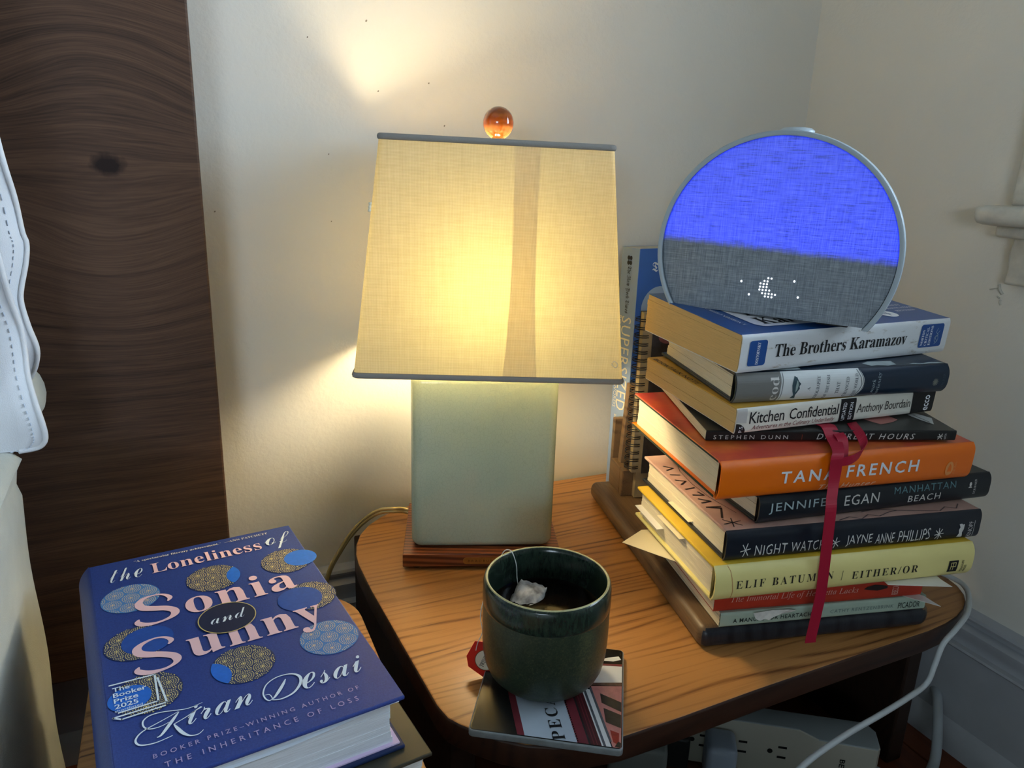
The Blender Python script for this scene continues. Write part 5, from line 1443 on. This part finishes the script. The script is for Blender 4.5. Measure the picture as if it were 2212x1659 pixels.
# ------------------------------------------------------------------ wooden book rack under the stack
rk_ = empty('book_rack', (0.3600, 0.4080, TZ + 0.0002), (0, 0, R(-12.6)), label='dark wooden desk rack whose flat board carries the tall stack', cat='book rack')
o = obj('base_board', prism(rrect(0, 0.2175, -0.001, 0.302, [0.0085, 0.013, 0.012, 0.0085], 6), 0, 0.0196, 0.0078, 5), m_rack, rk_, True, 50)
m_rackd = wood('rack_dark_edge', (14, 14, 18), (24, 26, 32), (44, 46, 52), wave=60, axis='Z', along=8, rough=0.35, contrast=(0.15, 0.55))
o.data.materials.append(m_rackd)
for p in o.data.polygons:
    if p.center.y < 0.002 and p.normal.y < -0.25: p.material_index = 1
obj('rail', boxbm(0.0215, 0.205, 0.253, 0.262, 0.0196, 0.0515, 0.0012, 2), m_rack, rk_)
obj('end_block', boxbm(0.0215, 0.030, 0.262, 0.296, 0.0196, 0.0515, 0.001, 2), m_rack, rk_)
obj('end_block', boxbm(0.196, 0.205, 0.262, 0.296, 0.0196, 0.0515, 0.001, 2), m_rack, rk_)
for ux in (0.0235, 0.105, 0.190):
    Mq = Matrix.Translation((ux, 0.272, 0.0196)) @ Matrix.Rotation(R(-4), 4, 'X') @ Matrix.Rotation(R(4), 4, 'Y')
    obj('upright', boxbm(0, 0.010, 0, 0.009, 0, 0.125, 0.001, 2, Mq), m_rack, rk_)
obj('cross_bar', boxbm(0.022, 0.206, 0.2905, 0.298, 0.0196, 0.10, 0.001, 2), m_rack, rk_)
# spiral notebook standing in the rack
nb = empty('spiral_notebook', (0.4385, 0.6475, zz(0.0205)), (0, 0, R(-12.6)), label='spiral notebook with a dark photo cover standing behind the stack', cat='notebook')
m_nbc = flat('dark_photo_cover', (52, 50, 54), 0.35, var=0.5, vscale=70)
m_nbp = flat('tan_board', (150, 134, 104), 0.6, var=0.2, vscale=60)
obj('front_cover', boxbm(0.0155, 0.150, -0.0065, -0.0055, 0.03, 0.2115, 0), m_nbc, nb)
obj('pages', boxbm(0.0045, 0.149, -0.0055, 0.003, 0.031, 0.211, 0), m_nbp, nb)
obj('back_cover', boxbm(0.004, 0.150, 0.003, 0.0042, 0.03, 0.2115, 0), m_nbc, nb)
obj('lower_pages', boxbm(0.010, 0.148, -0.005, 0.003, 0.0005, 0.031, 0), m_nbp, nb)
m_wire = flat('black_wire', (26, 26, 28), 0.4, metal=0.4)
bm = bmesh.new()
for i in range(20):
    z_ = 0.037 + i * 0.0087
    for dz_ in (0, 0.0022):
        tube([(0.006 + 0.0085 * math.cos(a), -0.001 + 0.0085 * math.sin(a), z_ + dz_) for a in [R(-60 - 24 * k_) for k_ in range(11)]], 0.00055, 5, 1, bm, False)
obj('wire_coil', bm, m_wire, nb, True)
bm = bmesh.new()
for (x_, z_, r_) in ((0.032, 0.185, 0.010), (0.05, 0.172, 0.016), (0.036, 0.158, 0.012)):
    bm.faces.new([bm.verts.new((x_ + r_ * math.cos(i * PI / 8), -0.0068 - 0.0001 * r_ * 100, z_ + r_ * 0.7 * math.sin(i * PI / 8))) for i in range(16)])
obj('cover_photo', bm, flat('cover_photo_print', (116, 74, 78), 0.4, var=0.4, vscale=90), nb)
# tall puzzle book against the wall
cw = empty('puzzle_book', (0.4700, 0.7010, TZ + 0.0003), (0, 0, R(7.0)), label='tall grey-blue crossword puzzle book standing upright by the back wall', cat='book')
m_pz = flat('pale_blue_cover', (140, 164, 204), 0.4, var=0.03); m_pzf = flat('mid_blue_cover', (64, 110, 186), 0.4, var=0.05)
TT = 0.030
obj('front_cover', boxbm(0.0006, 0.186, 0.0, 0.0006, 0, 0.291, 0), m_pzf, cw)
obj('back_cover', boxbm(0.0006, 0.186, TT - 0.0006, TT, 0, 0.291, 0), m_pz, cw)
obj('page_block', boxbm(0.001, 0.1855, 0.0006, TT - 0.0006, 0.0003, 0.2907, 0), pages_mat('newsprint', (206, 200, 184)), cw)
sp_ = obj('spine', boxbm(0, 0.0006, 0, TT, 0, 0.291, 0), m_pz, cw)
fnp = lambda s, t: (-0.0003, TT - s, t)
pzk = flat('pale_cream_print', (232, 226, 204), 0.5); pzd = flat('dark_slate_print', (44, 46, 54), 0.5); pzy = flat('dull_lime_print', (150, 160, 110), 0.5)
letter(sp_, frak('The New York Times'), (10.5, 216, 18.5, 270), fnp, pzd, -90)
letter(sp_, 'SUPERSIZED', (8, 99, 24.5, 212), fnp, pzk, -90, spacing=1.1)
letter(sp_, 'BOOK OF EASY CROSSWORDS', (2.2, 100, 7.5, 212), fnp, pzk, -90, spacing=1.05)
letter(sp_, 'EDITED BY WILL SHORTZ', (17, 24, 22, 92), fnp, pzy, -90, spacing=1.1)
letter(sp_, sansb('and EUGENE T. MALESKA'), (7, 23, 12.5, 92), fnp, pzk, -90, spacing=1.1, offset=-0.0040)
patch(sp_, [(12, 9), (17, 14), (12.5, 13), (14.5, 17.5), (10.5, 14), (10, 17.5), (9.4, 11)], fnp, pzd, 'publisher_mark')
for zz0 in (274, 279.5): patch(sp_, disc(12.6, zz0, 2.4, 10, 2.6), fnp, pzd, 'publisher_mark'); patch(sp_, disc(16.6, zz0, 2.2, 10, 2.6), fnp, pzd, 'publisher_mark')
letter(cw, frak('The New York Times'), (20, 262, 160, 276), lambda s, t: (s, -0.0004, t), m_white)
patch(cw, disc(34, 222, 26, 32), lambda s, t: (s, -0.0003, t), flat('sky_print', (178, 196, 216), 0.45))

# ------------------------------------------------------------------ ribbon, loose papers, cables
m_rib = flat('crimson_satin', (168, 20, 50), 0.5, 0.35)
rb = obj('ribbon', strip([(0.4673, 0.4165, 0.4020), (0.4668, 0.4085, 0.4020), (0.4648, 0.4005, 0.3960), (0.4530, 0.3840, 0.3925), (0.4478, 0.3795, 0.3890), (0.4486, 0.3798, 0.3780), (0.4478, 0.3788, 0.3680), (0.4420, 0.3735, 0.3580), (0.4380, 0.3690, 0.3500), (0.4392, 0.3680, 0.3125), (0.4402, 0.3676, 0.2816), (0.4392, 0.3678, 0.2600), (0.4365, 0.3668, 0.2420), (0.4362, 0.3665, 0.2370)],
                         [(0.0130, -0.0026, 0.000)] * 3 + [(0.0105, -0.002, 0)] * 3 + [(0.0092, -0.002, 0)] * 8, 0.0004), m_rib, None)
tag(rb, 'crimson satin ribbon looped out of the stack and hanging down its spines', 'ribbon')
bm = strip([(0.4960, 0.4120, 0.4010), (0.4905, 0.4040, 0.4010), (0.4855, 0.3935, 0.3985), (0.4810, 0.3845, 0.3935), (0.4720, 0.3785, 0.3900), (0.4610, 0.3765, 0.3868), (0.4530, 0.3785, 0.3850), (0.4500, 0.3800, 0.3835)],
           [(0.009, -0.001, 0.001), (0.009, -0.001, 0.001), (0.008, 0, 0.003), (0.006, 0, 0.006), (0.003, 0, 0.007), (0.001, 0, 0.0075), (-0.001, 0, 0.007), (-0.001, 0, 0.006)], 0.0005)
obj('ribbon_loop', bm, m_rib, rb)
bm = strip([(0.4700, 0.4010, 0.3985), (0.4680, 0.3945, 0.3960), (0.4640, 0.3880, 0.3900), (0.4570, 0.3815, 0.3850), (0.4515, 0.3795, 0.3835)], [(0.0085, -0.002, 0.001)] * 2 + [(0.008, -0.001, 0.002)] * 3, 0.0005)
obj('ribbon_loop', bm, m_rib, rb)
def sheet(name, pts, th, m, label, parent=None, cat='paper', group=None):
    bm = bmesh.new()
    a = [bm.verts.new(p) for p in pts]; c = [bm.verts.new((p[0], p[1], p[2] + th)) for p in pts]
    n = len(pts)
    bm.faces.new(a[::-1]); bm.faces.new(c)
    for i in range(n): bm.faces.new((a[i], a[(i + 1) % n], c[(i + 1) % n], c[i]))
    o = obj(name, bm, m, parent)
    if label: tag(o, label, cat, group)
    return o
m_note = flat('cream_note_paper', (236, 224, 188), 0.7); m_wp = flat('white_note_paper', (232, 230, 224), 0.7)
sheet('paper_note', [(0.3476, 0.5100, 0.2705), (0.3770, 0.5230, 0.2715), (0.4300, 0.5000, 0.2765), (0.4300, 0.4500, 0.2765), (0.3690, 0.4560, 0.2745)], 0.0003, m_note, 'cream paper corner poking out of the stack over the dark rack board')
sheet('paper_note', [(0.5540, 0.3386, 0.2774), (0.5556, 0.3500, 0.2774), (0.5640, 0.3720, 0.2774), (0.52, 0.40, 0.2774), (0.5060, 0.3600, 0.2774)], 0.0003, m_wp, 'white paper corner jutting out below the yellow hardback at its spine')
sheet('paper_note', [(0.5535, 0.3440, 0.2560), (0.5545, 0.3600, 0.2560), (0.5480, 0.3780, 0.2556), (0.535, 0.372, 0.2556)], 0.0003, m_wp, 'small curled white slip below the other white paper corner')
# page markers sticking out of the yellow and pink books on the side towards the lamp
def marker(b, y0, y1, z0, out, m, label):
    bm = bmesh.new()
    add_box(bm, -out, 0.02, y0, y1, z0, z0 + 0.0004)
    o = obj('page_marker', bm, m, b.root)
    return o
marker(eo, 0.060, 0.105, 0.0235, 0.0020, m_note, ''); marker(eo, 0.100, 0.150, 0.0125, 0.0035, m_wp, ''); marker(nw, 0.060, 0.100, 0.0045, 0.001, m_note, '')


m_cab = flat('white_cable', (196, 202, 204), 0.45)
cb_ = obj('power_cable', tube([(0.53, 0.62, 0.2252), (0.60, 0.52, 0.2252), (0.650, 0.44, 0.2255), (0.6615, 0.405, 0.2256), (0.6560, 0.388, 0.2255), (0.6400, 0.3740, 0.2252), (0.6170, 0.3595, 0.2246), (0.5900, 0.3500, 0.2215), (0.5720, 0.3470, 0.2130), (0.5645, 0.3455, 0.195), (0.5565, 0.344, 0.1805), (0.529, 0.340, 0.1767), (0.491, 0.335, 0.1753), (0.445, 0.330, 0.1732), (0.3925, 0.320, 0.1709), (0.34, 0.30, 0.165), (0.27, 0.25, 0.12), (0.25, 0.20, 0.03), (0.30, 0.12, 0.003), (0.42, 0.02, 0.003)], 0.0024, 10, 8), m_cab, None, True)
tag(cb_, 'thin white power cable dropping over the nightstand corner and crossing its front', 'cable')

# ------------------------------------------------------------------ power strip under the table
ps = empty('power_strip', (0.588, 0.392, 0), (0, 0, R(-34.2)), label='off-white power strip with several outlets standing on the floor under the nightstand', cat='power strip')
m_ps = flat('ivory_plastic', (196, 194, 180), 0.4, 0.4); m_pst = flat('grey_plastic', (164, 174, 178), 0.4, 0.4); m_slot = flat('slot_black', (8, 8, 8), 0.8)
Lp = 0.300
outl = [(0.008, 0.004), (-0.006, -0.004)]
# housing: long block, its outlet side set back between the two end blocks
pl = [(-Lp, 0.0), (-Lp + 0.02, 0.0), (-Lp + 0.035, 0.012), (-0.075, 0.012), (-0.058, 0.001), (-0.003, -0.001), (0.0, 0.003), (0.002, 0.026), (-0.006, 0.038), (-Lp + 0.004, 0.038), (-Lp, 0.034)]
o = obj('housing', prism(pl, 0.001, 0.060, 0.0018, 3), [m_ps, m_pst], ps, True, 45)
for p in o.data.polygons:
    if p.normal.z > 0.7: p.material_index = 1
for k_, ox in enumerate((-0.094, -0.133, -0.172, -0.211, -0.25)):
    bm = bmesh.new()
    for zc in (0.0225, 0.0345):
        add_box(bm, ox + 0.002, ox + 0.0105, 0.0114, 0.016, zc, zc + 0.0022)
    obj('outlet_slot', bm, m_slot, ps)
    obj('ground_hole', prism(disc(ox - 0.0055, 0.0295, 0.0027, 14), -0.0165, -0.0116, 0, 2, Matrix(((1, 0, 0, 0), (0, 0, -1, 0), (0, 1, 0, 0), (0, 0, 0, 1)))), m_slot, ps)
letter(ps, sansb('BELKIN'), (-36, 12, -31, 42), lambda s, t: (s, -0.0010 + (-0.003 - s) * 0.0364 - 0.0004, t), m_black_ink, -90)
# cord of the strip, thicker, curling round the side panel
obj('cord', tube([(0.000, 0.018, 0.022), (0.016, 0.012, 0.020), (0.05, 0.020, 0.014), (0.075, 0.055, 0.012), (0.085, 0.09, 0.04), (0.092, 0.125, 0.05), (0.088, 0.155, 0.012)], 0.0052, 12, 8), flat('grey_cable', (176, 184, 190), 0.45), ps, True)
def plug_box(x, w_, d_, z0, z1, m, label, name='plug_adapter', bev=0.006):
    root = empty(name, ps.matrix_world @ Vector((0, 0, 0)), (0, 0, R(-34.2)), label, 'plug')
    root.location = ps.location
    obj('housing', boxbm(x, x + w_, 0.0116 - d_, 0.0116, z0, z1, bev, 4), m, root, True, 60)
    return root
m_bp = flat('blue_grey_plug', (168, 182, 200), 0.4)
pg1 = plug_box(-0.166, 0.030, 0.035, 0.004, 0.050, m_bp, 'rounded pale grey plug in the middle of the power strip', 'plug')
obj('cord', tube([(-0.151, -0.0225, 0.02), (-0.151, -0.032, 0.014), (-0.15, -0.055, 0.004), (-0.12, -0.10, 0.0035)], 0.0028, 8, 6), m_cab, pg1, True)
pg2 = plug_box(-0.262, 0.058, 0.045, 0.002, 0.046, flat('dim_grey_adapter', (134, 140, 138), 0.45), 'boxy grey power adapter at the far end of the power strip', 'power_adapter', 0.005)
obj('cord', tube([(-0.235, -0.033, 0.012), (-0.235, -0.045, 0.006), (-0.23, -0.07, 0.003), (-0.20, -0.12, 0.003)], 0.0026, 8, 6), m_cab, pg2, True)
pg3 = plug_box(-0.207, 0.026, 0.022, 0.008, 0.046, flat('black_plug', (30, 34, 36), 0.4), 'small black plug between the two pale plugs on the power strip', 'plug', 0.004)

for c in list(bpy.data.curves):
    if c.users == 0:
        bpy.data.curves.remove(c)
